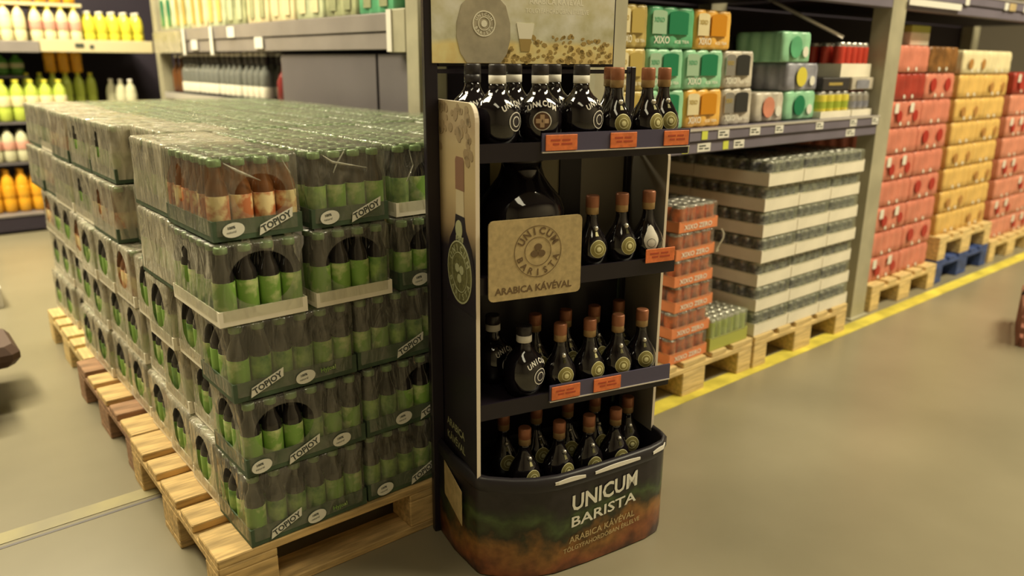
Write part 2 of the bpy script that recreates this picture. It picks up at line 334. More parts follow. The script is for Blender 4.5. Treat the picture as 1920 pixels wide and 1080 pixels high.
def film_mesh(W, D, H, holes, seed, mats, zl=0.012, amp=0.003, nz=12):
    """shrink film sleeve: a wrinkled rounded box with oval openings; holes = list of (side, cx, cz, rx, rz), side 0 = -Y, 1 = -X"""
    rnd = random.Random(seed); c = 0.012
    per = []      # (x, y, side, along)
    def side(n, f, sd):
        for i in range(n): per.append((*f(i/n), sd, i/n))
    nx = max(8, int(W/0.017)); ny = max(6, int(D/0.017))
    side(nx, lambda t: (c+(W-2*c)*t, 0), 0); side(2, lambda t: (W-c+c*math.sin(t*PI/2), c-c*math.cos(t*PI/2)), 9)
    side(ny, lambda t: (W, c+(D-2*c)*t), 2); side(2, lambda t: (W-c+c*math.cos(t*PI/2), D-c+c*math.sin(t*PI/2)), 9)
    side(nx, lambda t: (W-c-(W-2*c)*t, D), 3); side(2, lambda t: (c-c*math.sin(t*PI/2), D-c+c*math.cos(t*PI/2)), 9)
    side(ny, lambda t: (0, D-c-(D-2*c)*t), 1); side(2, lambda t: (c-c*math.cos(t*PI/2), c-c*math.sin(t*PI/2)), 9)
    n = len(per); zs = [zl+(H-0.006-zl)*k/nz for k in range(nz+1)]
    ph = [rnd.uniform(0, 6.28) for _ in range(8)]
    vs = []; inh = []
    for k, z in enumerate(zs):
        t = k/nz
        for i, (x, y, sd, al) in enumerate(per):
            ang = 2*PI*i/n
            nzv = math.sin(ang*5+ph[0]+t*3)*0.5+math.sin(ang*11+ph[1]-t*5)*0.35+math.sin(ang*23+ph[2]+t*9)*0.3
            pinch = -0.010*math.sin(PI*min(1, max(0, (t-0.25)/0.75)))      # drawn in above the tray
            dd = max(-0.0008, amp*nzv*math.sin(PI*t)+pinch*0.15)+(0.0016 if z < 0.075 else 0.0006)
            cx, cy = W/2, D/2
            if sd == 0: x2, y2 = x, y-dd
            elif sd == 3: x2, y2 = x, y+dd
            elif sd == 1: x2, y2 = x-dd, y
            elif sd == 2: x2, y2 = x+dd, y
            else: x2, y2 = x, y
            rho = 9
            for (hs, hx, hz, rx, rz_) in holes:
                u = x2 if hs == 0 else y2
                if sd == hs or (sd == 9):
                    if sd == 9: continue
                    q = math.hypot((u-hx)/rx, (z-hz)/rz_)
                    if q < 1.22 and q > 0.78:
                        u = hx+(u-hx)/q; z2 = hz+(z-hz)/q
                        if hs == 0: x2 = u
                        else: y2 = u
                        zz = z2
                        rho = 1.0
                        vs.append((x2, y2, zz)); break
                    rho = min(rho, q)
            else:
                vs.append((x2, y2, z))
            inh.append(rho)
    fs = []
    for k in range(nz):
        for i in range(n):
            a, b, cc, d = k*n+i, k*n+(i+1) % n, (k+1)*n+(i+1) % n, (k+1)*n+i
            if max(inh[a], inh[b], inh[cc], inh[d]) <= 1.0: continue
            fs.append((a, b, cc, d))
    base = nz*n; o = len(vs); rings = [base]
    for sc, z in ((0.97, H), (0.8, H), (0.6, H), (0.4, H), (0.2, H)):
        st = len(vs)
        for i, (x, y, sd, al) in enumerate(per):
            vs.append((W/2+(x-W/2)*sc, D/2+(y-D/2)*sc, z-0.0035*(1+math.sin(x*2*PI/P)*math.sin(y*2*PI/P)) if sc < 0.97 else z-0.001))
        for i in range(n): fs.append((rings[-1]+i, rings[-1]+(i+1) % n, st+(i+1) % n, st+i))
        rings.append(st)
    fs.append(tuple(rings[-1]+i for i in range(n)))
    mb = MB(); mb.add(vs, fs, 0, True)
    return mb.mesh('shrink_film', mats)
def tray_mesh(W, D, h, m, cut=0.0):
    mb = MB(); t = 0.003
    mb.box(0, W, 0, D, 0, t); mb.box(0, W, 0, t, t, h); mb.box(0, W, D-t, D, t, h)
    mb.box(0, t, t, D-t, t, h); mb.box(W-t, W, t, D-t, t, h)
    return mb.mesh('tray', [M[m]])
_tm = {}
def sticker_meshes():
    if 's' in _tm: return _tm['s']
    a = MB(); s = 0.40
    X = faceY(0, 0, 0, s)
    a.prism([(0, -0.008), (0.088, -0.008), (0.098, 0.012), (0.012, 0.012)], 0, 0.0012, 0, X)
    b = MB(); add_text(b, 'TOPJOY', X @ Matrix.Translation((0.011, -0.0055, 0.0018)), 0.021, 0, bold=0.0006, width=0.078)
    c = MB(); pts = [(0.026*math.cos(2*PI*i/20)*(1 if abs(math.cos(2*PI*i/20)) < 0.9 else 0.97), 0.0165*math.sin(2*PI*i/20)) for i in range(20)]
    c.prism(pts, 0, 0.0012, 0, faceY(0, 0, 0, 0.12))
    d = MB(); add_text(d, '100%', faceY(-0.014, -0.0018, 0.002, 0.12), 0.0085, 0, bold=0.0003); add_text(d, 'natural', faceY(-0.016, -0.0018, -0.008, 0.12), 0.008, 0)
    e = MB(); add_text(e, 'Hyjoal', faceY(0, 0, 0, 0.05), 0.016, 0, bold=0.0003)
    _tm['s'] = (a.mesh('name_sticker', [M['sticker']]), b.mesh('lettering', [M['ink']]), c.mesh('oval_sticker', [M['sticker']]), d.mesh('lettering', [M['ink']]), e.mesh('lettering', [M['label_g']]))
    return _tm['s']
TR = {}
def pack(x, y, z, kind, label, tray, fruit, film, vis, front_deco=None, group=None, stick=(), hole0=None, hole1=None, rz=0.0, folds=()):
    """kind 'L': six bottles along X and four along Y; 'S': four by six. vis: 'top' all bottles, else only the ones seen from outside"""
    nx, ny = (6, 4) if kind == 'L' else (4, 6)
    W, D, H = nx*P, ny*P, 0.186
    t = thing('juice_pack', label, 'juice pack', (x, y, z), rz, group)
    key = (kind, tray)
    if key not in TR: TR[key] = tray_mesh(W, D, 0.046 if tray == 'tray_g' else 0.036, tray)
    link('tray', TR[key], t)
    hs = []
    if hole0: hs.append((0, W*hole0[0], hole0[1], hole0[2], hole0[3]))
    if hole1: hs.append((1, D*hole1[0], hole1[1], hole1[2], hole1[3]))
    fk = (kind, film, hole0, hole1, random.randrange(2))
    if fk not in TR: TR[fk] = film_mesh(W, D, H, hs, hash(str(fk)) % 1000 if False else sum(map(ord, str(fk))), [M[film]])
    link('shrink_film', TR[fk], t)
    for i in range(nx):
        for j in range(ny):
            outer = (j == 0 and 'f' in vis) or (i == 0 and 'l' in vis)
            near = (j == 1 and 'f' in vis) or (i == 1 and 'l' in vis)
            if not (outer or near or 't' in vis): continue
            fr = fruit if fruit != 'g' else random.choice('ggd')
            body, lab, cap, full = JB[fr]
            loc = (P*(i+0.5), P*(j+0.5), 0.004); a = random.uniform(0, 6.28)
            if outer:
                b = link('bottle', body, t, loc, a); link('label_wrap', lab, b); link('cap', cap, b)
            else: link('bottle', full, t, loc, a)
    for pts in folds:
        mb = MB(); vs = []; fs = []
        for q, (fx, fz, fwid) in enumerate(pts): vs += [(fx, -0.004, fz+fwid), (fx, -0.009, fz), (fx, -0.004, fz-fwid)]
        for q in range(len(pts)-1): a = 3*q; fs += [(a, a+1, a+4, a+3), (a+1, a+2, a+5, a+4)]
        mb.add(vs, fs, 0, True); mb.build('film_fold', 'film_fold', t)
    sm = sticker_meshes()
    for s, sx, sz in stick:
        if s == 'T': o = link('name_sticker', sm[0], t, (sx, -0.0042, sz)); link('lettering', sm[1], o, (0, 0, 0))
        if s == 'O': o = link('oval_sticker', sm[2], t, (sx, -0.0042, sz)); link('lettering', sm[3], o, (0, 0, 0))
        if s == 'H': link('lettering', sm[4], t, (sx, -0.0045, sz))
    return t
Z0 = 0.146; DZ = 0.187
lay = [  # kind, x0, y0
    ('L', 0.562, 1.640), ('L', 0.568, 1.640), ('L', 0.560, 1.655), ('S', 0.545, 1.655), ('S', 0.560, 1.685)]
LW, LD = 6*P, 4*P
layn = ['bottom', 'second', 'middle', 'fourth', 'top']
yL = [0, .218, .436, .654, .90, 1.118, 1.336, 1.554, 1.80, 2.018, 2.236]
yS = [0, .324, .70, 1.024, 1.348, 1.70, 2.024, 2.348]
rp = random.Random(3)
for k, (kind, x0, y0) in enumerate(lay):
    z = Z0+k*DZ
    nxp = 4 if kind == 'L' else 5
    dx = LW+0.007 if kind == 'L' else 0.2355
    ys = yL if kind == 'L' else yS
    for j, yy in enumerate(ys):
        for i in range(nxp):
            if not (j == 0 or i == 0 or k == 4): continue
            xx = x0+i*dx+(0.022*rp.random() if j and i == 0 else 0.0)
            load = 0 if yy < 0.6 else (1 if yy < 1.6 else 2)
            xx += (0, 0.035, 0.05)[load] if kind == 'S' else (0, 0.012, 0.03)[load]
            if kind == 'S' and j == 2: xx += 0.06
            vis = ('f' if j == 0 else '')+('l' if i == 0 else '')+('t' if k == 4 else '')
            if i and kind == 'L' and j == 0: pass
            tray, fruit, film = 'tray_g', 'g', 'film'; stick = []; h0 = h1 = None
            if j == 0:
                if k == 0: stick = [('T', 0.045, 0.014), ('O', 0.17, 0.022), ('H', 0.215, 0.02)] if i % 2 == 0 else [('O', 0.05, 0.022), ('T', 0.13, 0.012)]
                if k == 1: stick = [('O', 0.035, 0.022), ('T', 0.10, 0.010), ('O', 0.245, 0.024)] if i % 2 == 0 else [('O', 0.11, 0.026), ('T', 0.16, 0.012)]; h0 = (0.32 if i == 0 else 0.6, 0.105, 0.075, 0.058)
                if k == 2: stick = [('T', 0.035, 0.014), ('O', 0.175, 0.024), ('H', 0.215, 0.024)] if i % 2 == 0 else [('T', 0.11, 0.014), ('O', 0.26, 0.024)]
                if k == 3:
                    if i < 2: tray = 'tray_w'
                    else: stick = [('O', 0.06, 0.022)]
                    h0 = (0.5, 0.10, 0.075, 0.062)
                if k == 4:
                    if i == 2: tray = 'tray_w'
                    else: stick = [('O', 0.045, 0.024), ('T', 0.10, 0.012)]
                    h0 = (0.55, 0.095, 0.06, 0.048) if i != 1 else None
            elif kind == 'L' or rp.random() < 0.3: tray = 'tray_w'
            if i == 0 and kind == 'L': h1 = (0.5, 0.105, 0.055, 0.062)
            if i == 0 and kind == 'S' and j in (0, 3, 4): h1 = (0.6, 0.11, 0.03, 0.045)
            if k == 4 and i == 0 and j == 0: fruit = 'o'
            if k >= 2 and i == 0 and load >= 1 and (j+k) % 3 == 0: fruit = 'o'
            if k == 3 and j == 0 and i == 0: fruit = 'g'
            if j and i == 0: film = 'film2'
            if k == 4 and i: film = 'film_top' if j else 'film'
            folds = ()
            if k == 4 and j == 0: folds = ((((0.035, 0.172, .001), (0.07, 0.150, .004), (0.115, 0.128, .001)), ((0.165, 0.176, .001), (0.185, 0.14, .004), (0.195, 0.085, .001))), (((0.03, 0.176, .001), (0.06, 0.155, .003), (0.15, 0.135, .001)), ((0.09, 0.178, .001), (0.07, 0.15, .003), (0.06, 0.13, .001))), (((0.04, 0.17, .001), (0.05, 0.13, .004), (0.03, 0.09, .001)),), (), ())[i]
            # labels
            if j == 0:
                what = 'white card tray' if tray == 'tray_w' else 'dark green printed tray'
                fc = 'orange and red' if fruit == 'o' else 'green'
                lb = f'{what}, {fc} bottles, {layn[k]} layer, {ORD[i]} from left on the front'
            elif k < 4:
                lb = f'wrapped juice bottle tray, {layn[k]} layer, {ORD[j]} from the front along the left side'
            else:
                lb = f'wrapped green capped bottles on top, {ORD[j]} row back, {ORD[i]} from left'
            pack(xx, y0+yy+0.004*i, z, kind, lb, tray, fruit, film, vis, stick=stick, hole0=h0, hole1=h1, folds=folds, group='wrapped juice trays stacked on the near pallets')
# ------------------------------------------------------------------ liqueur display stand
TH = math.radians(-14.5)
OX, OY = 1.048, 1.373
R3 = Matrix.Translation((OX, OY, 0)) @ Matrix.Rotation(TH, 4, 'Z')
stand = thing('display_stand', 'tall black cardboard display stand of dark liqueur bottles beside the green juice stack', 'display stand', (OX, OY, 0), TH)
WD, DD = 0.565, 0.240
BT = ((-1, 0.0), (0.0, -0.006), (0.02, -0.024), (0.07, -0.055), (0.12, -0.076), (0.18, -0.086), (0.28, -0.080), (0.39, -0.068), (0.48, -0.056), (0.53, -0.040), (0.56, -0.010), (2, 0))
def bow(u):
    for (a, p), (b, q) in zip(BT, BT[1:]):
        if a <= u <= b: return p+(q-p)*(u-a)/(b-a)
    return 0.0
def foot(inset=0.0, n=14, r=0.05):
    us = [0.0, 0.02, 0.07, 0.12, 0.18, 0.23, 0.28, 0.335, 0.39, 0.435, 0.48, 0.51, 0.53, 0.548, 0.56]
    pts = [(-0.024+inset, DD-inset), (-0.022+inset, 0.12), (-0.006+inset, 0.012+inset)]+[(u if 0 < u < 0.56 else (u+inset if u < 0.1 else u-inset), bow(u)+inset) for u in us]+[(0.568-inset, 0.02), (0.570-inset, 0.12), (0.570-inset, DD-inset)]
    return pts
M['base_print'] = ramp_print('base_landscape_print', 'Z', [(-0.01, (0.05, 0.02, 0.015)), (0.035, (0.22, 0.07, 0.025)), (0.085, (0.26, 0.12, 0.03)), (0.115, (0.03, 0.028, 0.012)), (0.145, (0.055, 0.085, 0.028)), (0.170, (0.026, 0.034, 0.018)), (0.20, (0.018, 0.014, 0.016)), (0.30, (0.014, 0.011, 0.016))], 9, 0.22, 0.35, 34)
# base: printed wall, closed by a bottom and a bottle floor
fp = foot(); fi = foot(0.006)
mb = MB(); n = len(fp)
def lipz(p): return 0.258
vs = [(x, y, 0.004) for x, y in fp]+[(x, y, lipz((x, y))) for x, y in fp]
mb.add(vs, [(i, (i+1) % n, n+(i+1) % n, n+i) for i in range(n)], 0, True); mb.add(vs[:n], [tuple(range(n-1, -1, -1))], 0)
mb.prism(fi, 0.185, 0.19, 1)
base = mb.build('base', ['base_print', 'black'], stand)
# black moulded lip round the bottle floor
mb = MB(); fo = foot(-0.004)
def strip(ptsA, ptsB, za, zb):
    m = len(ptsA); return [(x, y, za(q)) for (x, y), q in zip(ptsA, fp)]+[(x, y, zb(q)) for (x, y), q in zip(ptsB, fp)]
prof = [(fp, lambda q: lipz(q)-0.012), (fo, lambda q: lipz(q)-0.004), (fo, lambda q: lipz(q)+0.022), (fi, lambda q: lipz(q)+0.03), (foot(0.012), lambda q: lipz(q)+0.02), (foot(0.012), lambda q: 0.19)]
vs = []; fs = []
for pts, zf in prof: vs += [(x, y, zf(q)) for (x, y), q in zip(pts, fp)]
for k in range(len(prof)-1): fs += [(k*n+i, k*n+(i+1) % n, (k+1)*n+(i+1) % n, (k+1)*n+i) for i in range(n)]
mb.add(vs, fs, 0, True)
lip = mb.build('base_lip', 'blackp', stand)
def front_warp(v0=-0.0025):
    return lambda x, y, z: (x, bow(x)+v0-z, y)
for a, b in ((0.17, 0.26), (0.29, 0.44), (0.487, 0.55)):
    mb = MB(); wf = front_warp(-0.0065); m = 10; vs = []; fs = []
    for i in range(m+1):
        u = a+(b-a)*i/m; zz = lipz((u, 0))+0.012
        for dz in (-0.006, 0.005*math.sin(PI*i/m)+0.001): vs.append(wf(u, zz+dz, 0))
        for dz in (-0.006, 0.005*math.sin(PI*i/m)+0.001): vs.append(wf(u, zz+dz, -0.003))
    for i in range(m):
        q = i*4; fs += [(q, q+4, q+5, q+1), (q+1, q+5, q+7, q+3), (q+2, q, q+4, q+6)]
    mb.add(vs, fs); mb.build('white_clip', 'white', lip)
def base_text(s, u0, z0, size, width, bold=0.0, col='sticker', slope=0.0, shear=0.0):
    mb = MB(); wf = front_warp()
    add_text(mb, s, None, size, 0, bold=bold, width=width, shear=shear, warp=lambda x, y, z: wf(u0+x, z0+y+slope*x, 0))
    return mb.build('lettering', col, base)
base_text('UNICUM', 0.222, 0.174, 0.062, 0.212, bold=0.0016, slope=0.07)
base_text('BARISTA', 0.220, 0.126, 0.042, 0.212, bold=0.0007, slope=0.07)
base_text('ARABICA KÁVÉVAL', 0.218, 0.080, 0.026, 0.215, bold=0.0003, col='kraft', slope=0.07)
base_text('TÖLGYFAHORDÓBAN ÉRLELVE', 0.200, 0.054, 0.019, 0.252, bold=0.0002, col='kraft', slope=0.08)
# pale can printed on the side of the base
mb = MB(); mb.prism([(-0.18, 0.145), (-0.055, 0.115), (-0.055, 0.215), (-0.18, 0.245)], 0, 0.001, 0, faceX(-0.024, 0, 0)); mb.build('printed_sack', 'kraft', base)
# side panels
def panel_outline(y0, y1, z0, z1, r=0.04):
    pts = [(y1, z0), (y0, z0)]
    for i in range(7): a = PI+(-PI/2)*i/6; pts.append((y0+r+r*math.cos(a), z1-r+r*math.sin(a)))
    pts.append((y1, z1)); return pts
M['panel_print'] = ramp_print('side_panel_print', 'Z', [(0.25, (0.012, 0.009, 0.014)), (0.84, (0.014, 0.010, 0.015)), (0.90, (0.26, 0.18, 0.095)), (1.0, (0.36, 0.27, 0.14)), (1.10, (0.34, 0.26, 0.14)), (1.14, (0.28, 0.2, 0.11)), (1.19, (0.33, 0.26, 0.15))], 5, 0.05, 0.45)
def side_panel(x0, x1, y0, y1, z0, z1, mats):
    po = panel_outline(y0, y1, z0, z1); X = Matrix(((0, 0, 1, 0), (1, 0, 0, 0), (0, 1, 0, 0), (0, 0, 0, 1)))
    mb = MB(); m = len(po)
    vs = [(x0, a, b) for a, b in po]+[(x1, a, b) for a, b in po]
    mb.add(vs, [tuple(range(m))], 0); mb.add(vs, [tuple(range(2*m-1, m-1, -1))], 1)
    mb.add(vs, [(i, (i+1) % m, m+(i+1) % m, m+i) for i in range(m)], 2)
    return mb.build('side_panel', mats, stand)
lp = side_panel(-0.006, 0.004, -0.004, 0.238, 0.262, 1.192, ['panel_print', 'black', 'edge'])
rp_ = side_panel(0.556, 0.564, 0.050, 0.222, 0.27, 1.08, ['inner_panel', 'black', 'edge'])
# artwork on the left panel: branch, bottle, medallion, words   (text X runs to -Y)
mb = MB(); ra = random.Random(5)
for i in range(34):
    y = ra.uniform(-0.25, -0.03); z = ra.uniform(1.115, 1.18) if i < 26 else ra.uniform(1.06, 1.12)
    if i >= 26: y = ra.choice((-0.24, -0.22, -0.04, -0.03))+ra.uniform(-.01, .01)
    rr = ra.uniform(0.006, 0.016)
    mb.prism([(rr*math.cos(t*PI/4)*1.3, rr*math.sin(t*PI/4)) for t in range(8)], 0, 0.0008, 0, faceX(-0.006, -y, z, ra.uniform(-1, 1)))
M['panel_shade'] = mat('sepia_branch_print', (0.22, 0.155, 0.08), 0.5)
mb.build('printed_branch', 'panel_shade', lp)
def silh(ws, cy, X, mb, mi, h):
    pts = [(w, z) for w, z in ws]+[(-w, z) for w, z in reversed(ws)]
    mb.prism(pts, 0, h, mi, X)
mb = MB(); X = faceX(-0.006, 0.09, 0, 0)
silh([(0.095, 0.70), (0.092, 0.80), (0.07, 0.862), (0.035, 0.90), (0.028, 0.93)], 0, X, mb, 0, 0.001)
silh([(0.026, 0.93), (0.024, 0.99)], 0, X, mb, 1, 0.0009)
silh([(0.027, 0.99), (0.027, 1.06), (0.020, 1.068)], 0, X, mb, 2, 0.001)
M['sepia_light'] = mat('sepia_neck_print', (0.38, 0.31, 0.19), 0.5); M['sepia_red'] = mat('sepia_cap_print', (0.17, 0.085, 0.05), 0.5)
mb.build('printed_bottle', ['black', 'sepia_light', 'sepia_red'], lp)
M['med_ring'] = mat('medallion_green_print', (0.10, 0.095, 0.035), 0.45, noise=0.4, scale=120); M['med_text'] = mat('medallion_pale_print', (0.30, 0.30, 0.17), 0.5)
mb = MB(); X = faceX(-0.0072, 0.095, 0.79)
ring(mb, 0.078, 0.074, 0, 0.0012, 32, 1, X); mb.prism(disc(0.074, 28), 0, 0.0004, 0, X); ring(mb, 0.05, 0.048, 0.0004, 0.001, 28, 1, X)
arc_text(mb, 'UNICUM', X, 0.061, 0.024, 150, 30, 1, z=0.0006, bold=0.0006); arc_text(mb, 'BARISTA', X, 0.061, 0.022, 205, 335, 1, inward=True, z=0.0006, bold=0.0005)
for q in range(3): mb.prism([(0.014*math.cos(t*PI/5)+0.016*math.cos(q*2.09+0.5), 0.011*math.sin(t*PI/5)+0.016*math.sin(q*2.09+0.5)) for t in range(10)], 0.0004, 0.0012, 1, X)
mb.prism(disc(0.022, 14, 0.0, 0.106), 0, 0.0012, 1, X)
for i in range(5): mb.prism([(-0.02+i*0.01, 0.078+0.004*(i % 2)), (-0.014+i*0.01, 0.078), (-0.012+i*0.01, 0.09), (-0.018+i*0.01, 0.09)], 0, 0.0012, 1, X)
mb.build('printed_medallion', ['med_ring', 'med_text'], lp)
mb = MB(); add_text(mb, 'ARABICA', faceX(-0.0064, 0.20, 0.345), 0.030, bold=0.0006, width=0.125); add_text(mb, 'KÁVÉVAL', faceX(-0.0064, 0.20, 0.305), 0.030, bold=0.0006, width=0.125)
mb.build('lettering', 'med_text', lp)
# rear frame, header
mb = MB()
mb.box(-0.040, -0.007, 0.222, 0.243, 0.0, 1.66, 0, 0.002); mb.box(0.540, 0.556, 0.215, 0.240, 0.27, 1.27, 0, 0.002)
mb.box(-0.006, 0.535, 0.226, 0.238, 0.25, 0.80, 0); mb.box(-0.006, 0.535, 0.225, 0.238, 1.252, 1.262, 0)
mb.build('rear_frame', 'black', stand)
for z in (0.79,): MB().box(0.335, 0.40, 0.224, 0.236, z, 1.085, 0).build('rear_shade_strip', 'black', stand); MB().box(-0.006, 0.13, 0.224, 0.236, z, 1.085, 0).build('rear_shade_strip', 'black', stand); MB().box(0.13, 0.225, 0.230, 0.236, z, 1.085).build('rear_sheet', 'rear_yel', stand); MB().box(0.225, 0.335, 0.230, 0.236, z, 1.085).build('rear_sheet', 'rear_olive', stand); MB().box(0.40, 0.555, 0.230, 0.236, z, 1.085).build('rear_sheet', 'inner_panel', stand)  # black strips stand in for the darkness seen past the open rear
M['poster'] = ramp_print('header_poster_print', 'Z', [(1.27, (0.80, 0.62, 0.27)), (1.318, (0.86, 0.70, 0.30)), (1.332, (0.62, 0.60, 0.42)), (1.37, (0.68, 0.66, 0.50)), (1.43, (0.74, 0.70, 0.53)), (1.65, (0.66, 0.64, 0.5))], 9, 0.03, 0.35, 24)
hd = MB().box(-0.006, 0.490, 0.225, 0.243, 1.268, 1.66, 0, 0.002).build('header', 'black', stand)
MB().box(-0.022, 0.482, 0.2195, 0.2218, 1.276, 1.65, 0).build('poster', 'poster', hd)
mb = MB(); X = faceY(0.112, 0.2195, 0)
silh([(0.045, 1.277), (0.062, 1.30), (0.071, 1.335), (0.070, 1.37), (0.058, 1.41), (0.035, 1.432), (0.020, 1.45), (0.018, 1.52)], 0, X, mb, 0, 0.001)
M['poster_bottle'] = mat('poster_bottle_print', (0.42, 0.37, 0.27), 0.4, noise=0.12, scale=30); M['poster_pale'] = mat('poster_pale_print', (0.92, 0.88, 0.72), 0.4); M['poster_bean'] = mat('poster_bean_print', (0.42, 0.29, 0.09), 0.5)
mb.build('printed_bottle', ['poster_bottle'], hd)
mb = MB(); X = faceY(0.112, 0.2185, 1.368); ring(mb, 0.030, 0.0275, 0, 0.001, 26, 0, X); ring(mb, 0.016, 0.0145, 0, 0.001, 20, 0, X); mb.prism(disc(0.008, 10), 0, 0.001, 0, X)
arc_text(mb, 'UNICUM', X, 0.022, 0.010, 150, 30, 0, bold=0.0002, z=0.0005); arc_text(mb, 'BARISTA', X, 0.022, 0.010, 205, 335, 0, inward=True, bold=0.0002, z=0.0005)
mb.build('printed_medallion', ['poster_pale'], hd)
mb = MB(); add_text(mb, 'ARABICA KÁVÉVAL', faceY(0.234, 0.2192, 1.418), 0.02, bold=0.0005, width=0.155); add_text(mb, 'TÖLGYFAHORDÓBAN ÉRLELVE', faceY(0.224, 0.2192, 1.397), 0.015, bold=0.0002, width=0.18)
mb.build('lettering', 'poster_pale', hd)
mb = MB(); ra = random.Random(9)
for i in range(120):
    u = ra.uniform(0.16, 0.485); z = ra.uniform(1.278, 1.30+0.045*max(0, math.sin((u-0.1)*7)))
    rr = ra.uniform(0.003, 0.006); mb.prism([(rr*1.5*math.cos(t*PI/3), rr*math.sin(t*PI/3)) for t in range(6)], 0, 0.0006, 0, faceY(u, 0.2195, z, ra.uniform(-1, 1)))
mb.build('printed_beans', 'poster_bean', hd)
mb = MB(); X = faceY(0.224, 0.2193, 0)
silh([(0.012, 1.305), (0.017, 1.335)], 0, X, mb, 0, 0.001); silh([(0.017, 1.335), (0.024, 1.37), (0.024, 1.372)], 0, X, mb, 1, 0.001)
mb.build('printed_glass', ['poster_bean', 'poster_pale'], hd)
# shelves
def price_tag(parent, u, v, z, wd=0.078, ht=0.036):
    t = MB().box(u, u+wd, v-0.003, v, z, z+ht, 0, 0.0008).build('price_tag', 'tag', parent)
    mb = MB(); X = faceY(u+0.006, v-0.0032, z+0.009); [mb.prism([(wd*p, q), (wd*(p+l), q), (wd*(p+l), q+0.004), (wd*p, q+0.004)], 0, 0.0003, 0, X) for p, q, l in ((0.08, 0.013, 0.3), (0.45, 0.013, 0.25), (0.15, 0.004, 0.2), (0.42, 0.004, 0.34))]
    mb.build('printed_lines', 'tag_ink', t); return t
def shelf(z, u0, u1, lipu, lz, tags, rail='rail'):
    mb = MB(); mb.box(u0, u1, 0.004, 0.222, z-0.006, z, 0); mb.box(u0, u1, 0.000, 0.006, z-0.03, z+0.012, 0)
    s = mb.build('shelf', 'black', stand)
    if lipu: 
        r = MB().box(lipu[0], lipu[1], -0.004, 0.0, lz, lz+0.042, 0).box(lipu[0], lipu[1], -0.006, 0.0, lz-0.003, lz, 1).build('price_rail', [rail, 'alu'], s)
    for u, wd in tags: price_tag(s, u, -0.0045, lz+0.002, wd)
    return s
shelf(1.092, 0.006, 0.578, (0.16, 0.578), 1.082, ((0.168, 0.083), (0.342, 0.075), (0.497, 0.075)))
shelf(0.785, 0.006, 0.560, None, 0.785, ((0.463, 0.09),))
shelf(0.462, 0.006, 0.566, (0.195, 0.566), 0.452, ((0.199, 0.083), (0.323, 0.083)))
# kraft card in front of the middle shelf
card = MB(); pts = []
w_, h_, r_ = 0.245, 0.192, 0.012
for cx, cz, a0 in ((w_-r_, h_-r_, 0), (r_, h_-r_, PI/2), (r_, r_, PI), (w_-r_, r_, 1.5*PI)):
    for i in range(4): a = a0+PI/2*i/3; pts.append((cx+r_*math.cos(a), cz+r_*math.sin(a)))
cX = faceY(0.021, -0.012, 0.740)
card.prism(pts, 0, 0.004, 0, cX)
card = card.build('sign_card', 'kraft', stand)
mb = MB(); X = cX @ Matrix.Translation((0.127, 0.112, 0.0045))
ring(mb, 0.0625, 0.0612, 0, 0.0004, 36, 0, X); ring(mb, 0.035, 0.0340, 0, 0.0004, 30, 0, X)
arc_text(mb, 'UNICUM', X, 0.050, 0.024, 150, 30, 0, bold=0.0008, z=0.0003); arc_text(mb, 'BARISTA', X, 0.050, 0.022, 200, 340, 0, inward=True, bold=0.0006, z=0.0003)
for q in range(3): mb.prism([(0.0105*math.cos(t*PI/6)+0.0105*math.cos(q*2.09+1.57), 0.0085*math.sin(t*PI/6)+0.0105*math.sin(q*2.09+1.57)) for t in range(12)], 0, 0.0006, 0, X)
add_text(mb, 'ARABICA KÁVÉVAL', cX @ Matrix.Translation((0.016, 0.016, 0.0045)), 0.023, bold=0.0006, width=0.205)
mb.build('lettering', 'kraft_ink', card)
# ---- bottles
def rprof(prof, z):
    for (r0, z0, _), (r1, z1, _) in zip(prof, prof[1:]):
        if z0 <= z <= z1: return r0+(r1-r0)*(z-z0)/max(1e-6, z1-z0)
    return prof[-1][0]
PB_ = [(0.028, 0, 0), (0.034, 0.002, 0), (0.041, 0.016, 0), (0.0455, 0.036, 0), (0.0455, 0.050, 0), (0.041, 0.067, 0), (0.032, 0.084, 0), (0.022, 0.100, 0), (0.0155, 0.116, 0), (0.0140, 0.130, 0), (0.0140, 0.142, 0)]
PB = [(r*0.945 if r > 0.02 else r, z*0.95, m) for r, z, m in PB_]
def on_surf(prof, off=0.0006, a0=-PI/2, zc=0.0):
    def w_(x, y, z):
        zz = zc+y; r = rprof(prof, zz); a = a0+x/max(0.02, rprof(prof, zc)); return ((r+off+z)*math.cos(a), (r+off+z)*math.sin(a), zz)
    return w_
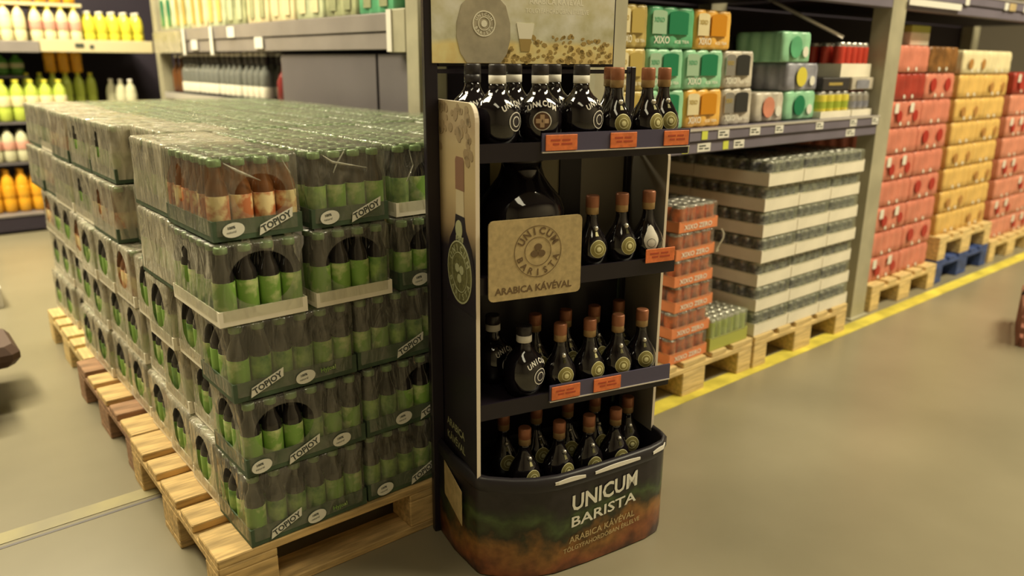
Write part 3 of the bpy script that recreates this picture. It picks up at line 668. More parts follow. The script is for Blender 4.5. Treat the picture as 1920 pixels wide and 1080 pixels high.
def coffee_bottle():
    t = thing('coffee_liqueur_bottle', 'x', 'bottle')
    MB().lathe(PB, 20).build('body', 'bottleb', t)
    MB().lathe([(0.0146, 0.129, 0), (0.0166, 0.130, 0), (0.0166, 0.147, 0), (0.0166, 0.148, 1), (0.0172, 0.149, 1), (0.0172, 0.174, 1), (0.015, 0.177, 1)], 16).build('capsule', ['copper2', 'copper'], t)
    zc = 0.047; sf = on_surf(PB, 0.0006, zc=zc); n = 20; mb = MB()
    for (R1, R2, mi, o) in ((0.0225, 0.0207, 1, 0.0012), (0.0207, 0.0, 0, 0.0006), (0.0125, 0.0108, 1, 0.0013), (0.006, 0.0, 1, 0.0013)):
        vs = []; fs = []
        if R2:
            for i in range(n):
                for R in (R1, R2): vs.append(sf(R*math.cos(2*PI*i/n), R*math.sin(2*PI*i/n), o))
            fs = [(2*i, 2*((i+1) % n), 2*((i+1) % n)+1, 2*i+1) for i in range(n)]
        else:
            vs = [sf(0, 0, o)]+[sf(R1*0.5*math.cos(2*PI*i/n), R1*0.5*math.sin(2*PI*i/n), o) for i in range(n)]+[sf(R1*math.cos(2*PI*i/n), R1*math.sin(2*PI*i/n), o) for i in range(n)]
            fs = [(0, 1+i, 1+(i+1) % n) for i in range(n)]+[(1+i, 1+n+i, 1+n+(i+1) % n, 1+(i+1) % n) for i in range(n)]
        mb.add(vs, fs, mi, True)
    mb.build('medallion', ['gold', 'gold_l'], t)
    mb = MB(); r = rprof(PB, 0.095); mb.lathe([(0.001, -0.0065, 0), (0.0045, -0.005, 0), (0.0065, 0, 0), (0.0045, 0.005, 0), (0.001, 0.0065, 0)], 10)
    mb.build('bead', 'silver', t, (0, -r-0.003, 0.096))
    mb = MB(); mb.prism([(-0.006, 0.078), (0.006, 0.078), (0.004, 0.088), (-0.004, 0.088)], 0, 0.001, 0, None)
    v2 = [sf(x, y-zc, 0.001) for x, y, z in mb.v]; mb.v = v2; mb.build('neck_emblem', 'gold_l', t)
    return t
PH_ = [(0.036, 0, 0), (0.046, 0.003, 0), (0.058, 0.026, 0), (0.0625, 0.056, 0), (0.060, 0.082, 0), (0.050, 0.101, 0), (0.034, 0.114, 0), (0.022, 0.124, 0), (0.0185, 0.133, 0), (0.0185, 0.143, 0)]
PH = [(r*0.86 if r > 0.03 else r, z, m) for r, z, m in PH_]
def herb_bottle(cross=True, band=True):
    t = thing('herb_liqueur_bottle', 'x', 'bottle')
    MB().lathe(PH, 24).build('body', 'bottleb', t)
    MB().lathe([(0.0190, 0.140, 0), (0.0200, 0.141, 0), (0.0200, 0.158, 0), (0.019, 0.1585, 0)], 16).build('neck_band', 'white' if band else 'capb', t)
    MB().lathe([(0.0190, 0.158, 0), (0.0200, 0.159, 0), (0.0200, 0.180, 0), (0.018, 0.183, 0)], 16).build('cap', 'capb', t)
    zc = 0.058; n = 24; sf = on_surf(PH, 0.0006, zc=zc); mb = MB()
    def rg(R1, R2, mi, o):
        vs = []
        for i in range(n):
            for R in (R1, R2): vs.append(sf(R*math.cos(2*PI*i/n), R*math.sin(2*PI*i/n), o))
        mb.add(vs, [(2*i, 2*((i+1) % n), 2*((i+1) % n)+1, 2*i+1) for i in range(n)], mi, True)
    rg(0.0215, 0.0195, 0, 0.0012); rg(0.0195, 0.0001, 2, 0.0004)
    if cross:
        a, b = 0.005, 0.0145
        for q in ([(-a, -b), (a, -b), (a, b), (-a, b)], [(-b, -a), (-a, -a), (-a, a), (-b, a)], [(a, -a), (b, -a), (b, a), (a, a)]):
            mb.add([sf(x, y, 0.0016) for x, y in q], [(0, 1, 2, 3)], 1)
    else: rg(0.012, 0.010, 0, 0.001)
    mb.build('emblem', ['white', 'crossfill', 'emblem_dark' if cross else 'capb'], t)
    mb = MB()
    for i, ch in enumerate('UNICUM'):
        a = -0.030+0.060*i/5; y = 0.034-0.010*(abs(a)/0.03)**2; vs, fs = text_geo(ch, 0.017, 1.0, 0.0004, 'CENTER')
        th = -a*12
        pv = []
        for x, yy, z in vs:
            c_, s_ = math.cos(th), math.sin(th); pv.append(sf(a+x*c_-yy*s_, y+x*s_+yy*c_, 0.001))
        mb.add(pv, fs)
    mb.build('lettering', 'white', t)
    return t
cb0 = coffee_bottle(); hb0 = herb_bottle(True); hb1 = herb_bottle(False)
used = set()
def place(src, u, v, z, label, group, rz=None):
    o = src if src.name not in used else copy_tree(src)
    used.add(src.name)
    P_ = R3 @ Vector((u, v, z)); o.location = P_; o.rotation_euler = (0, 0, TH+(rz if rz is not None else random.uniform(-0.22, 0.22)))
    tag(o, label, 'bottle', group); return o
g1 = 'bottles on the top shelf of the display stand'
for i, (u, v, b) in enumerate(((0.075, 0.058, 1), (0.168, 0.166, 1), (0.185, 0.060, 0), (0.277, 0.166, 1), (0.295, 0.058, 1))):
    place((hb0, hb1)[b], u, v, 1.0925, f'round black liqueur bottle with white neck band, {ORD[i]} from the left on the top shelf', g1, (0.5, 0.1, -0.35, 0.0, 0.45)[i])
hb2 = herb_bottle(False, False)
for i, (u, v) in enumerate(((0.060, 0.168),)):
    if i == 0: place(hb2, u, v, 1.0925, 'round black liqueur bottle without white band, top shelf, behind the tall left panel', g1)
for i, (u, v) in enumerate(((0.393, 0.055), (0.434, 0.150), (0.480, 0.050), (0.558, 0.09))):
    place(cb0, u, v, 1.0925, f'small dark bottle with copper capsule, {ORD[i]} of its kind along the top shelf', g1)
g2 = 'small bottles on the middle shelf of the display stand'
wlab = None
for i, (u, v, l) in enumerate(((0.336, 0.055, 'left of the three small bottles on the middle shelf, red-brown capsule'), (0.424, 0.055, 'centre of the three small bottles on the middle shelf, gold medallion in front'), (0.510, 0.060, 'right of the three small bottles on the middle shelf, with a white drop-shaped label'))):
    o = place(cb0, u, v, 0.7855, l, g2, -0.3 if i == 2 else None)
    if i == 2:
        for ch in list(o.children):
            if ch.name.split('.')[0] in ('medallion', 'bead', 'neck_emblem'): bpy.data.objects.remove(ch)
        mb = MB(); sf = on_surf(PB, 0.001, zc=0.055); N_ = 24; rows = []
        vs = []; fs = []
        for k in range(13):
            y = -0.026+0.062*k/12; t_ = k/12; wd = 0.0215*math.sin(PI*min(1, (t_*0.94+0.03)*0.62+0.12))**0.9*(1-0.55*max(0, t_-0.4)/0.6)
            if k == 0: wd = 0.008
            if k == 12: wd = 0.002
            for q in range(7): vs.append(sf(-wd+2*wd*q/6, y, 0))
        for k in range(12):
            for q in range(6): fs.append((k*7+q, k*7+q+1, (k+1)*7+q+1, (k+1)*7+q))
        mb.add(vs, fs, 0, True); mb.build('white_label', 'white', o)
        mb = MB(); vs = []
        for i2 in range(18):
            for R in (0.0115, 0.0105): vs.append(sf(R*math.cos(i2*PI/9), R*math.sin(i2*PI/9)-0.008, 0.0008))
        mb.add(vs, [(2*q, 2*((q+1) % 18), 2*((q+1) % 18)+1, 2*q+1) for q in range(18)]); mb.build('label_ring', 'ink', o)
# large round demonstration bottle behind the card
t = thing('giant_liqueur_bottle', 'giant round black bottle standing behind the kraft card on the middle shelf', 'bottle', R3 @ Vector((0.165, 0.113, 0.7855)), TH)
MB().lathe([(0.07, 0, 0), (0.09, 0.01, 0), (0.106, 0.05, 0), (0.108, 0.085, 0), (0.107, 0.150, 0), (0.098, 0.175, 0), (0.076, 0.200, 0), (0.058, 0.225, 0), (0.051, 0.245, 0), (0.049, 0.262, 0)], 32).build('body', 'bottleb', t)
MB().lathe([(0.049, 0.262, 0), (0.053, 0.264, 0), (0.053, 0.294, 0), (0.048, 0.298, 0)], 28).build('cap', 'capb', t)
g3 = 'bottles on the lower shelf of the display stand'
for i, (u, v) in enumerate(((0.112, 0.165), (0.150, 0.056))):
    place(hb1, u, v, 0.4625, ('round black liqueur bottle with white neck band, rear one at left on lower shelf', 'round black liqueur bottle with white neck band, front one at left on lower shelf')[i], g3, 0.45)
fr = ((0.250, 0.048), (0.338, 0.048), (0.425, 0.048), (0.510, 0.060)); bk = ((0.225, 0.142), (0.318, 0.142), (0.408, 0.142), (0.496, 0.155))
for i, (u, v) in enumerate(fr): place(cb0, u, v, 0.4625, f'small dark bottle with copper capsule, front row of the lower shelf, {ORD[i]} from the left', g3)
for i, (u, v) in enumerate(bk): place(cb0, u, v, 0.4625, f'small dark bottle with copper capsule, rear row of the lower shelf, {ORD[i]} from the left', g3)
g4 = 'bottles in the base tray of the display stand'
for i, (u, v) in enumerate(((0.150, 0.045), (0.250, 0.040), (0.342, 0.040), (0.430, 0.045), (0.505, 0.098))): place(cb0, u, v, 0.1905, f'small dark bottle with copper capsule, front row of the base tray, {ORD[i]} from the left', g4)
for i, (u, v) in enumerate(((0.135, 0.145), (0.235, 0.145), (0.335, 0.145), (0.424, 0.145))): place(cb0, u, v, 0.1905, f'small dark bottle with copper capsule, rear row of the base tray, {ORD[i]} from the left', g4)
# ------------------------------------------------------------------ right hand rack along X, front at y = 1.80
def upright(x, y, z1, w_=0.10, d_=0.08, parent=None, holes=True):
    mb = MB(); mb.box(x, x+w_, y, y+0.004, 0.01, z1); mb.box(x, x+0.004, y+0.004, y+d_, 0.01, z1); mb.box(x+w_-0.004, x+w_, y+0.004, y+d_, 0.01, z1)
    o = mb.build('upright', 'post', parent)
    MB().box(x-0.02, x+w_+0.02, y-0.015, y+d_+0.02, 0, 0.01, 0, 0.002).build('foot_plate', 'post', o)
    return o
def rack_beam(x0, x1, y, z0, z1, parent, m='beam', d_=0.05):
    mb = MB(); h = (z1-z0)
    mb.box(x0, x1, y, y+d_, z0, z0+h*0.47, 0, 0.003); mb.box(x0, x1, y-0.008, y+d_, z0+h*0.5, z1, 0, 0.003); mb.box(x0, x1, y-0.012, y-0.006, z1-0.006, z1+0.002, 1)
    return mb.build('beam', [m, 'alu'], parent)
rack = thing('pallet_rack', 'tall grey pallet rack along the right aisle with blue-grey beams', 'rack', (0, 0, 0))
for x in (1.850, 3.815, 7.5): upright(x, 1.80, 3.4, 0.14, 0.09, parent=rack); upright(x, 2.82, 3.4, 0.14, 0.09, parent=rack)
for x in (1.86, 3.835, 7.52):
    mb = MB()
    for k in range(7):
        z = 0.15+k*0.46; mb.tube((x+0.05, 1.87, z), (x+0.05, 2.83, z+(0.4 if k % 2 else 0.0)), 0.012, 6)
    mb.build('brace', 'post', rack)
b1 = rack_beam(1.992, 3.813, 1.80, 0.955, 1.045, rack); rack_beam(1.992, 3.813, 2.85, 0.955, 1.045, rack)
b2 = rack_beam(1.992, 3.813, 1.80, 1.535, 1.64, rack); b3 = rack_beam(3.957, 7.498, 1.80, 1.535, 1.64, rack)
MB().box(1.957, 3.813, 1.852, 2.848, 1.030, 1.042).build('shelf_deck', 'rackdark', rack)
MB().box(1.957, 3.813, 1.852, 2.90, 1.60, 1.615).build('shelf_deck', 'rackdark', rack)
MB().box(3.957, 7.498, 1.852, 2.90, 1.60, 1.615).build('shelf_deck', 'rackdark', rack)
MB().box(1.96, 7.6, 2.92, 2.94, 0.02, 3.2).build('shade_back_panel', 'rackdark', rack)  # dark sheet stands in for the shade deep inside the rack
MB().tube((3.40, 2.3, 1.62), (3.58, 1.90, 1.40), 0.010, 6).build('brace', 'alu', rack)
M['tag_w'] = mat('white_price_card', (0.80, 0.78, 0.72), 0.5); M['tag_y'] = mat('yellow_price_card', (0.66, 0.70, 0.10), 0.5)
def card_on(parent, x, z, wd, ht, m, y=1.80, txt=None):
    o = MB().box(x, x+wd, y-0.0105, y-0.0085, z, z+ht).build('price_card', m, parent)
    if txt: mb = MB(); [mb.box(x+wd*p, x+wd*(p+l), y-0.0112, y-0.0106, z+ht*q, z+ht*(q+0.16)) for p, q, l in ((0.12, 0.6, 0.5), (0.12, 0.3, 0.3), (0.55, 0.25, 0.32))]; mb.build('printed_lines', 'ink', o)
for x, up_, wd, m in ((2.42, 1, .035, 'tag_y'), (2.52, 1, .07, 'tag_w'), (2.73, 1, .07, 'tag_w'), (2.91, 1, .06, 'tag_w'), (3.23, 1, .06, 'tag_w'), (3.53, 1, .06, 'tag_w'), (3.74, 1, .06, 'tag_w'),
                      (2.32, 0, .035, 'tag_y'), (2.41, 0, .08, 'tag_w'), (2.57, 0, .035, 'tag_y'), (2.64, 0, .07, 'tag_w'), (3.52, 0, .08, 'tag_w')):
    card_on(b1, x, 1.006 if up_ else 0.960, wd, 0.032, m, 1.80-(0.0 if up_ else -0.009), '299' if m == 'tag_w' else None)
for x, wd, m in ((4.6, .05, 'tag_w'), (5.15, .05, 'tag_w'), (5.22, .10, 'kraft'), (5.45, .05, 'tag_w')): card_on(b3, x, 1.585, wd, 0.04, m)
MB().box(3.95, 4.55, 1.786, 1.79, 1.555, 1.585).build('bright_label_strip', 'tag_w', b3)
o = MB().box(5.55, 5.80, 1.775, 1.785, 1.585, 1.70).build('sign_board', mat('red_sign', (0.55, 0.08, 0.05), 0.5), b3)
mb = MB(); X = faceY(5.68, 1.7745, 1.635); ring(mb, 0.045, 0.036, 0, 0.001, 20, 0, X); add_text(mb, 'Q', X @ Matrix.Translation((-0.022, -0.022, 0)), 0.06, bold=0.001); mb.build('lettering', 'white', o)
# ---- generic cans and wrapped packs
CANS = {}
def can_meshes(key, r, h, mats):
    """mats: body, band, metal"""
    if key in CANS: return CANS[key]
    prof = [(r*0.75, 0, 2), (r*0.96, h*0.05, 2), (r, h*0.09, 0), (r, h*0.35, 0), (r, h*0.36, 1), (r, h*0.62, 1), (r, h*0.63, 0), (r, h*0.86, 0), (r*0.97, h*0.89, 0), (r*0.8, h*0.955, 2), (r*0.84, h, 2), (r*0.76, h, 2), (r*0.76, h*0.975, 2)]
    CANS[key] = MB().lathe(prof, 12).mesh('can', [M[m] for m in mats]); return CANS[key]
M['can_navy'] = mat('navy_can_painted_glints', (0.03, 0.035, 0.11), 0.25, metal=0.4, col2=(0.42, 0.42, 0.52), scale=34, thr=(0.52, 0.62)); M['can_sil'] = mat('silver_can', (0.55, 0.53, 0.50), 0.25, metal=0.7)  # pale silver patches on the navy paint in glints
M['can_green'] = mat('green_can', (0.02, 0.24, 0.11), 0.3, metal=0.2); M['can_orange'] = mat('orange_can', (0.72, 0.30, 0.02), 0.3, metal=0.2)
M['can_red'] = mat('red_can', (0.55, 0.05, 0.03), 0.35); M['can_lime'] = mat('lime_can', (0.42, 0.52, 0.06), 0.35, metal=0.2); M['can_gold'] = mat('gold_can', (0.62, 0.47, 0.14), 0.35, metal=0.4)
M['mint_can'] = mat('mint_can', (0.42, 0.62, 0.44), 0.3, metal=0.2); M['can_dark'] = mat('dark_can', (0.05, 0.05, 0.05), 0.3, metal=0.3); M['can_yel'] = mat('yellow_can', (0.72, 0.62, 0.08), 0.35)
M['wrap_red'] = mat('red_printed_wrap', (0.64, 0.22, 0.15), 0.28, noise=0.15, scale=9, bump=0.3); M['wrap_dred'] = mat('dark_red_wrap', (0.36, 0.045, 0.03), 0.3, noise=0.2, scale=9)
M['wrap_amb'] = mat('amber_wrap', (0.72, 0.46, 0.14), 0.3, noise=0.14, scale=9, bump=0.3); M['wrap_brown'] = mat('brown_wrap', (0.22, 0.10, 0.03), 0.3, noise=0.4, scale=14)
M['wrap_rose'] = mat('rose_wrap', (0.66, 0.26, 0.17), 0.3, noise=0.15, scale=9, bump=0.3); M['wrap_cream'] = mat('cream_wrap', (0.78, 0.68, 0.42), 0.3, noise=0.1, scale=9)
M['wrap_green'] = mat('green_wrap', (0.12, 0.42, 0.22), 0.28, noise=0.15, scale=9); M['wrap_lgreen'] = mat('mint_wrap', (0.30, 0.60, 0.38), 0.28, noise=0.15, scale=9)
M['wrap_or'] = mat('orange_wrap', (0.80, 0.46, 0.10), 0.28, noise=0.15, scale=9); M['wrap_sil'] = mat('silver_wrap', (0.55, 0.50, 0.42), 0.25, noise=0.3, scale=10, bump=0.3); M['wrap_gold'] = mat('gold_wrap', (0.58, 0.45, 0.16), 0.28, noise=0.15, scale=9)
M['wrap_blue'] = mat('blue_grey_wrap', (0.30, 0.30, 0.36), 0.3, noise=0.3, scale=12); M['wrap_black'] = mat('black_wrap', (0.03, 0.025, 0.025), 0.3)
M['tray_or'] = mat('orange_card_tray', (0.76, 0.25, 0.10), 0.55, noise=0.08, scale=10); M['print_dr'] = mat('deep_red_print', (0.42, 0.03, 0.02), 0.4); M['print_br'] = mat('brown_print', (0.45, 0.22, 0.06), 0.4)
M['tray_blk'] = mat('black_card_tray', (0.035, 0.03, 0.03), 0.5); M['tray_lime'] = mat('lime_card_tray', (0.42, 0.44, 0.09), 0.6); M['can_orred'] = mat('orange_red_can', (0.62, 0.14, 0.04), 0.35, noise=0.5, scale=30)
WP = {}
def wrap_mesh(W, D, H, nx, ny, m, bulge=0.010):
    key = (W, D, H, nx, ny, m)
    if key in WP: return WP[key]
    pts = []
    def arc(n, f):
        for i in range(n):
            for t in (0.0, 0.25, 0.5, 0.75): pts.append(f((i+t)/n, bulge*(1-math.sin(PI*t))))
    arc(nx, lambda a, b: (W*a, b)); arc(ny, lambda a, b: (W-b, D*a)); arc(nx, lambda a, b: (W-W*a, D-b)); arc(ny, lambda a, b: (b, D-D*a))
    n = len(pts); rows = [(0.97, 0.0), (1.0, 0.008), (1.0, H*0.3), (0.992, H*0.5), (1.0, H*0.75), (0.985, H-0.010), (0.95, H-0.001), (0.5, H)]
    vs = []; fs = []
    for k, z in rows: vs += [(W/2+(x-W/2)*k, D/2+(y-D/2)*k, z) for x, y in pts]
    for k in range(len(rows)-1): fs += [(k*n+i, k*n+(i+1) % n, (k+1)*n+(i+1) % n, (k+1)*n+i) for i in range(n)]
    fs += [tuple(range(n-1, -1, -1)), tuple((len(rows)-1)*n+i for i in range(n))]
    WP[key] = MB().add(vs, fs, 0, True).mesh('wrapper', [M[m]]); return WP[key]
def can_print(parent, x, z, wd, ht, m, name='printed_can', y=-0.0015):
    key = ('cp', wd, ht, m)
    if key not in WP:
        mb = MB(); n = 8; pts = [(-wd/2, 0), (wd/2, 0)]+[(wd/2*math.cos(PI*i/n), ht*0.9+ht*0.1*math.sin(PI*i/n)) for i in range(n+1)]
        mb.prism(pts, 0, 0.002, 0, faceY(0, 0, 0)); WP[key] = mb.mesh(name, [M[m]])
    return link(name, WP[key], parent, (x, y, z))
def dot_print(parent, x, z, r, m, name='printed_spot', y=-0.0015, sq=False):
    key = ('dp', r, m, sq)
    if key not in WP:
        mb = MB(); mb.prism([(-r, -r*1.2), (r, -r*1.2), (r, r*1.2), (-r, r*1.2)] if sq else disc(r, 14), 0, 0.002, 0, faceY(0, 0, 0)); WP[key] = mb.mesh(name, [M[m]])
    return link(name, WP[key], parent, (x, y, z))
def txt_print(parent, s, x, z, size, m, width=None, bold=0.0006, y=-0.002):
    key = ('tp', s, size, m, width)
    if key not in WP:
        mb = MB(); add_text(mb, s, faceY(0, 0, 0), size, bold=bold, width=width); WP[key] = mb.mesh('lettering', [M[m]])
    return link('lettering', WP[key], parent, (x, y, z))
def wrapped(name, label, x, y, z, W, D, H, nx, ny, m, group=None, cat='drinks pack', rz=0):
    t = thing(name, label, cat, (x, y, z), rz, group); link('wrapper', wrap_mesh(W, D, H, nx, ny, m), t); return t
# iced-tea can packs on the shelf
def tea(label, x, z, W, m, canm, word='XIXO', H=0.140, y=1.845):
    t = wrapped('iced_tea_pack', label, x, y, z, W, 0.20, H, 3, 3, m, 'iced tea packs on the rack shelf')
    q = can_print(t, W*0.62, H*0.34, W*0.42, H*0.56, canm)
    can_print(t, W*0.20, H*0.34, W*0.30, H*0.56, {'can_dark': 'can_sil', 'can_green': 'mint_can', 'can_gold': 'wrap_cream', 'can_orange': 'wrap_cream'}[canm])
    txt_print(t, 'XIXO', W*0.08, H*0.62, 0.022, 'wrap_green' if canm == 'can_green' else 'can_gold', width=W*0.22, y=-0.0045)
    txt_print(t, word, W*0.10, H*0.12, 0.034, 'sticker', width=W*0.34); txt_print(t, 'ICE TEA', W*0.55, H*0.13, 0.014, 'sticker', width=W*0.32, bold=0.0002)
    return t
ZS = 1.046
tea('gold can pack in the upper tier beside the display header', 2.0, ZS+0.284, 0.15, 'wrap_gold', 'can_gold')
tea('deep green can pack in the upper tier with a dark green can printed on it', 2.155, ZS+0.284, 0.25, 'wrap_green', 'can_green')
tea('orange and cream can pack in the upper tier with an orange can printed on it', 2.41, ZS+0.284, 0.22, 'wrap_or', 'can_orange')
tea('gold and copper can pack in the middle tier behind the display bottles', 2.0, ZS+0.142, 0.15, 'wrap_gold', 'can_gold')
tea('mint green can pack in the middle tier, left of its twin', 2.155, ZS+0.142, 0.20, 'wrap_lgreen', 'can_green')
tea('mint green can pack in the middle tier, right of its twin', 2.36, ZS+0.142, 0.235, 'wrap_lgreen', 'can_green')
tea('pale silver can pack at the right end of the middle tier', 2.60, ZS+0.142, 0.20, 'wrap_sil', 'can_dark')
tea('gold can pack in the lowest tier behind the display bottles', 2.0, ZS, 0.15, 'wrap_gold', 'can_gold')
tea('mint green can pack in the lowest tier, half hidden by the display bottles', 2.155, ZS, 0.22, 'wrap_lgreen', 'can_green')
tea('bright orange can pack in the lowest tier above the yellow price cards', 2.38, ZS, 0.225, 'wrap_or', 'can_orange')
tea('pale silver can pack in the lowest tier, right of the orange one', 2.61, ZS, 0.20, 'wrap_sil', 'can_dark')
def soft(label, x, z, W, H, m, m2, y=1.86, r=0.045, cat='drinks pack'):
    t = wrapped('drinks_pack', label, x, y, z, W, 0.24, H, 3, 4, m, 'mixed drinks packs on the rack shelf', cat)
    dot_print(t, W*0.45, H*0.5, min(r, H*0.36), m2); dot_print(t, W*0.8, H*0.35, min(r, H*0.36)*0.5, 'sticker')
    return t
soft('grey-brown bulging film-wrapped pack on the shelf right of the silver can pack', 2.86, ZS, 0.21, 0.12, 'wrap_sil', 'wrap_rose')
soft('green topped pack at the foot of the narrow tower on the shelf', 3.085, ZS, 0.24, 0.122, 'wrap_lgreen', 'can_green')
soft('blue-grey pack with a yellow fruit spot in the middle of the narrow tower', 3.075, ZS+0.124, 0.25, 0.115, 'wrap_blue', 'can_yel')
soft('green and white pack on top of the narrow tower', 3.02, ZS+0.241, 0.22, 0.125, 'wrap_lgreen', 'wrap_green')
soft('dark wrapped pack behind the narrow tower, lower one', 2.80, ZS+0.0, 0.26, 0.19, 'wrap_black', 'wrap_black', y=2.12)
soft('dark wrapped pack behind the narrow tower, upper one', 2.80, ZS+0.192, 0.28, 0.16, 'can_dark', 'wrap_green', y=2.12)
def tray_of(label, x, y, z, W, D, H, th, traym, can, nx, ny, group, film=None, vis='fl', name='can_tray', r=None, cat='can tray', tz=0.003):
    """card tray (thing) with cans as parts; only the rows that can be seen"""
    t = thing(name, label, cat, (x, y, z), 0, group)
    k = ('tray', W, D, th, traym)
    if k not in WP: WP[k] = tray_mesh(W, D, th, traym)
    link('tray', WP[k], t)
    px, py = (W-0.008)/nx, (D-0.008)/ny
    r = r or min(px, py)/2*0.985
    me = can_meshes((can, round(r, 4), round(H, 3)), r, H-0.006, CM[can])
    for i in range(nx):
        for j in range(ny):
            if ('f' in vis and j == 0) or ('l' in vis and i == 0) or ('t' in vis): link('can', me, t, (0.004+px*(i+0.5), 0.004+py*(j+0.5), tz))
    if film:
        k = ('film', W, D, H, film, th)
        if k not in WP: WP[k] = film_mesh(W, D, H, [(0, W*0.5, H*0.66, W*0.26, H*0.22)] if 'h' in vis else [], 5, [M[film]], zl=th-0.004, amp=0.003, nz=8)
        link('shrink_film', WP[k], t)
    return t
CM = {'navy': ('can_navy', 'can_navy', 'can_sil'), 'yel': ('can_yel', 'can_lime', 'can_sil'), 'sil': ('can_sil', 'wrap_blue', 'can_sil'), 'red': ('can_red', 'can_red', 'can_sil'), 'lime': ('can_lime', 'can_lime', 'can_sil'), 'orred': ('can_orred', 'can_orred', 'can_sil'), 'green': ('can_green', 'can_green', 'can_sil')}
gs = 'small trays at the right end of the rack shelf'
tray_of('tray of yellow lemon cans at the foot of the right end pile on the shelf', 3.33, 1.83, ZS, 0.27, 0.2, 0.118, 0.03, 'tray_w', 'yel', 4, 3, gs, None)
tray_of('tray of silver and blue cans beside the yellow lemon cans on the shelf', 3.61, 1.83, ZS, 0.19, 0.2, 0.112, 0.03, 'tray_w', 'sil', 3, 3, gs, None)
t = thing('carton', 'flat black carton lying on the yellow lemon cans', 'carton', (3.34, 1.84, ZS+0.121), 0, gs); MB().box(0, 0.235, 0, 0.2, 0, 0.055, 0, 0.003).build('body', 'tray_blk', t); MB().box(0.05, 0.17, -0.0012, 0, 0.022, 0.034).build('printed_band', 'can_gold', t)
t = thing('carton', 'flat silver carton lying right of the black carton', 'carton', (3.60, 1.84, ZS+0.121), 0, gs); MB().box(0, 0.205, 0, 0.2, 0, 0.055, 0, 0.003).build('body', 'wrap_sil', t); can_print(t, 0.10, 0.005, 0.12, 0.04, 'wrap_blue')
tray_of('white tray with red topped bottles on the highest place of the shelf pile', 3.50, 1.85, ZS+0.178, 0.28, 0.2, 0.155, 0.06, 'tray_w', 'red', 5, 3, gs, None, vis='flt')
# ---- pallets below the shelf
pallet((2.82, 1.74, 0), PI/2, 'wood_y', 'wooden pallet under the orange cartons and the lime juice tray')
pallet((2.83+0.80, 1.735, 0), PI/2, 'wood_y', 'wooden pallet under the white trays of navy cans')
def orange_stack(x, y, n, z0, cm, tm, words, cat, lab, W=0.235, D=0.36, H=0.103):
    for k in range(n):
        off = random.uniform(-0.008, 0.008)
        t = tray_of(lab.format(['lowest', 'second lowest', 'third', 'fourth', 'fifth', 'second highest', 'highest'][k if k < 5 or n == 7 else 6]), x+off, y, z0+k*(H+0.002), W, D, H, 0.042, tm, cm, 4, 6, 'orange trays of cans on the pallet', 'film', vis='flt' if k == n-1 else 'fl')
        txt_print(t, words, 0.03, 0.010, 0.026, 'sticker', width=W*0.72)
orange_stack(2.285, 1.76, 6, 0.146, 'orred', 'tray_or', 'XIXO ZERO', 'can tray', 'orange card tray of red cans, {} in the narrow column')
for k in range(6):
    t = tray_of(f'olive card tray of cans behind the display, {ORD[k]} from the bottom', 2.175-0.0, 2.13, 0.146+k*0.108, 0.27, 0.3, 0.106, 0.04, 'tray_lime', 'green', 4, 5, 'olive trays behind the orange column', 'film')
t = tray_of('lime green wrapped can pack at the very back above the orange column', 2.29, 2.14, 0.146+6*0.108, 0.27, 0.36, 0.085, 0.03, 'tray_lime', 'lime', 4, 6, None, None, vis='flt')
t = tray_of('low lime green tray of juice cartons beside the orange column', 2.53, 1.755, 0.146, 0.262, 0.36, 0.135, 0.055, 'tray_lime', 'lime', 6, 9, None, 'film_top', vis='flt', r=0.0205)
mb = MB(); vs = []; fs = []
for i in range(9): a = i/8; vs += [(0.02*math.sin(a*5), 0, -0.09*a), (0.012+0.02*math.sin(a*5)+0.008*a, 0.002, -0.09*a)]
for i in range(8): fs.append((2*i, 2*i+2, 2*i+3, 2*i+1))
o = MB().add(vs, fs, 0, True).build('film_scrap', 'film2', None, (2.531, 1.75, 0.66)); tag(o, 'torn strip of film hanging from the orange column', 'film strip')
H_ = 0.1085
for k in range(7):
    for i in range(3):
        for j in range(3):
            if not (j == 0 or i == 0 or k == 6): continue
            lev = ['bottom', 'second', 'third', 'fourth', 'fifth', 'sixth', 'top'][k]
            lb = f'white tray of navy cans, {lev} layer, {ORD[i]} from the left on the aisle side' if j == 0 else f'white tray of navy cans, {lev} layer, {ORD[j]} from the aisle, column {ORD[i]}'
            off = 0.006*((k*7+i*3) % 3-1)
            tray_of(lb, 2.835+i*0.268+off*0.5, 1.752+j*0.385+off, 0.146+k*H_, 0.262, 0.378, 0.104, 0.055, 'tray_w', 'navy', 4, 6, 'white trays of navy cans on the pallet', 'film_top', vis=('f' if j == 0 else '')+('l' if i == 0 else '')+('t' if k == 6 else ''))
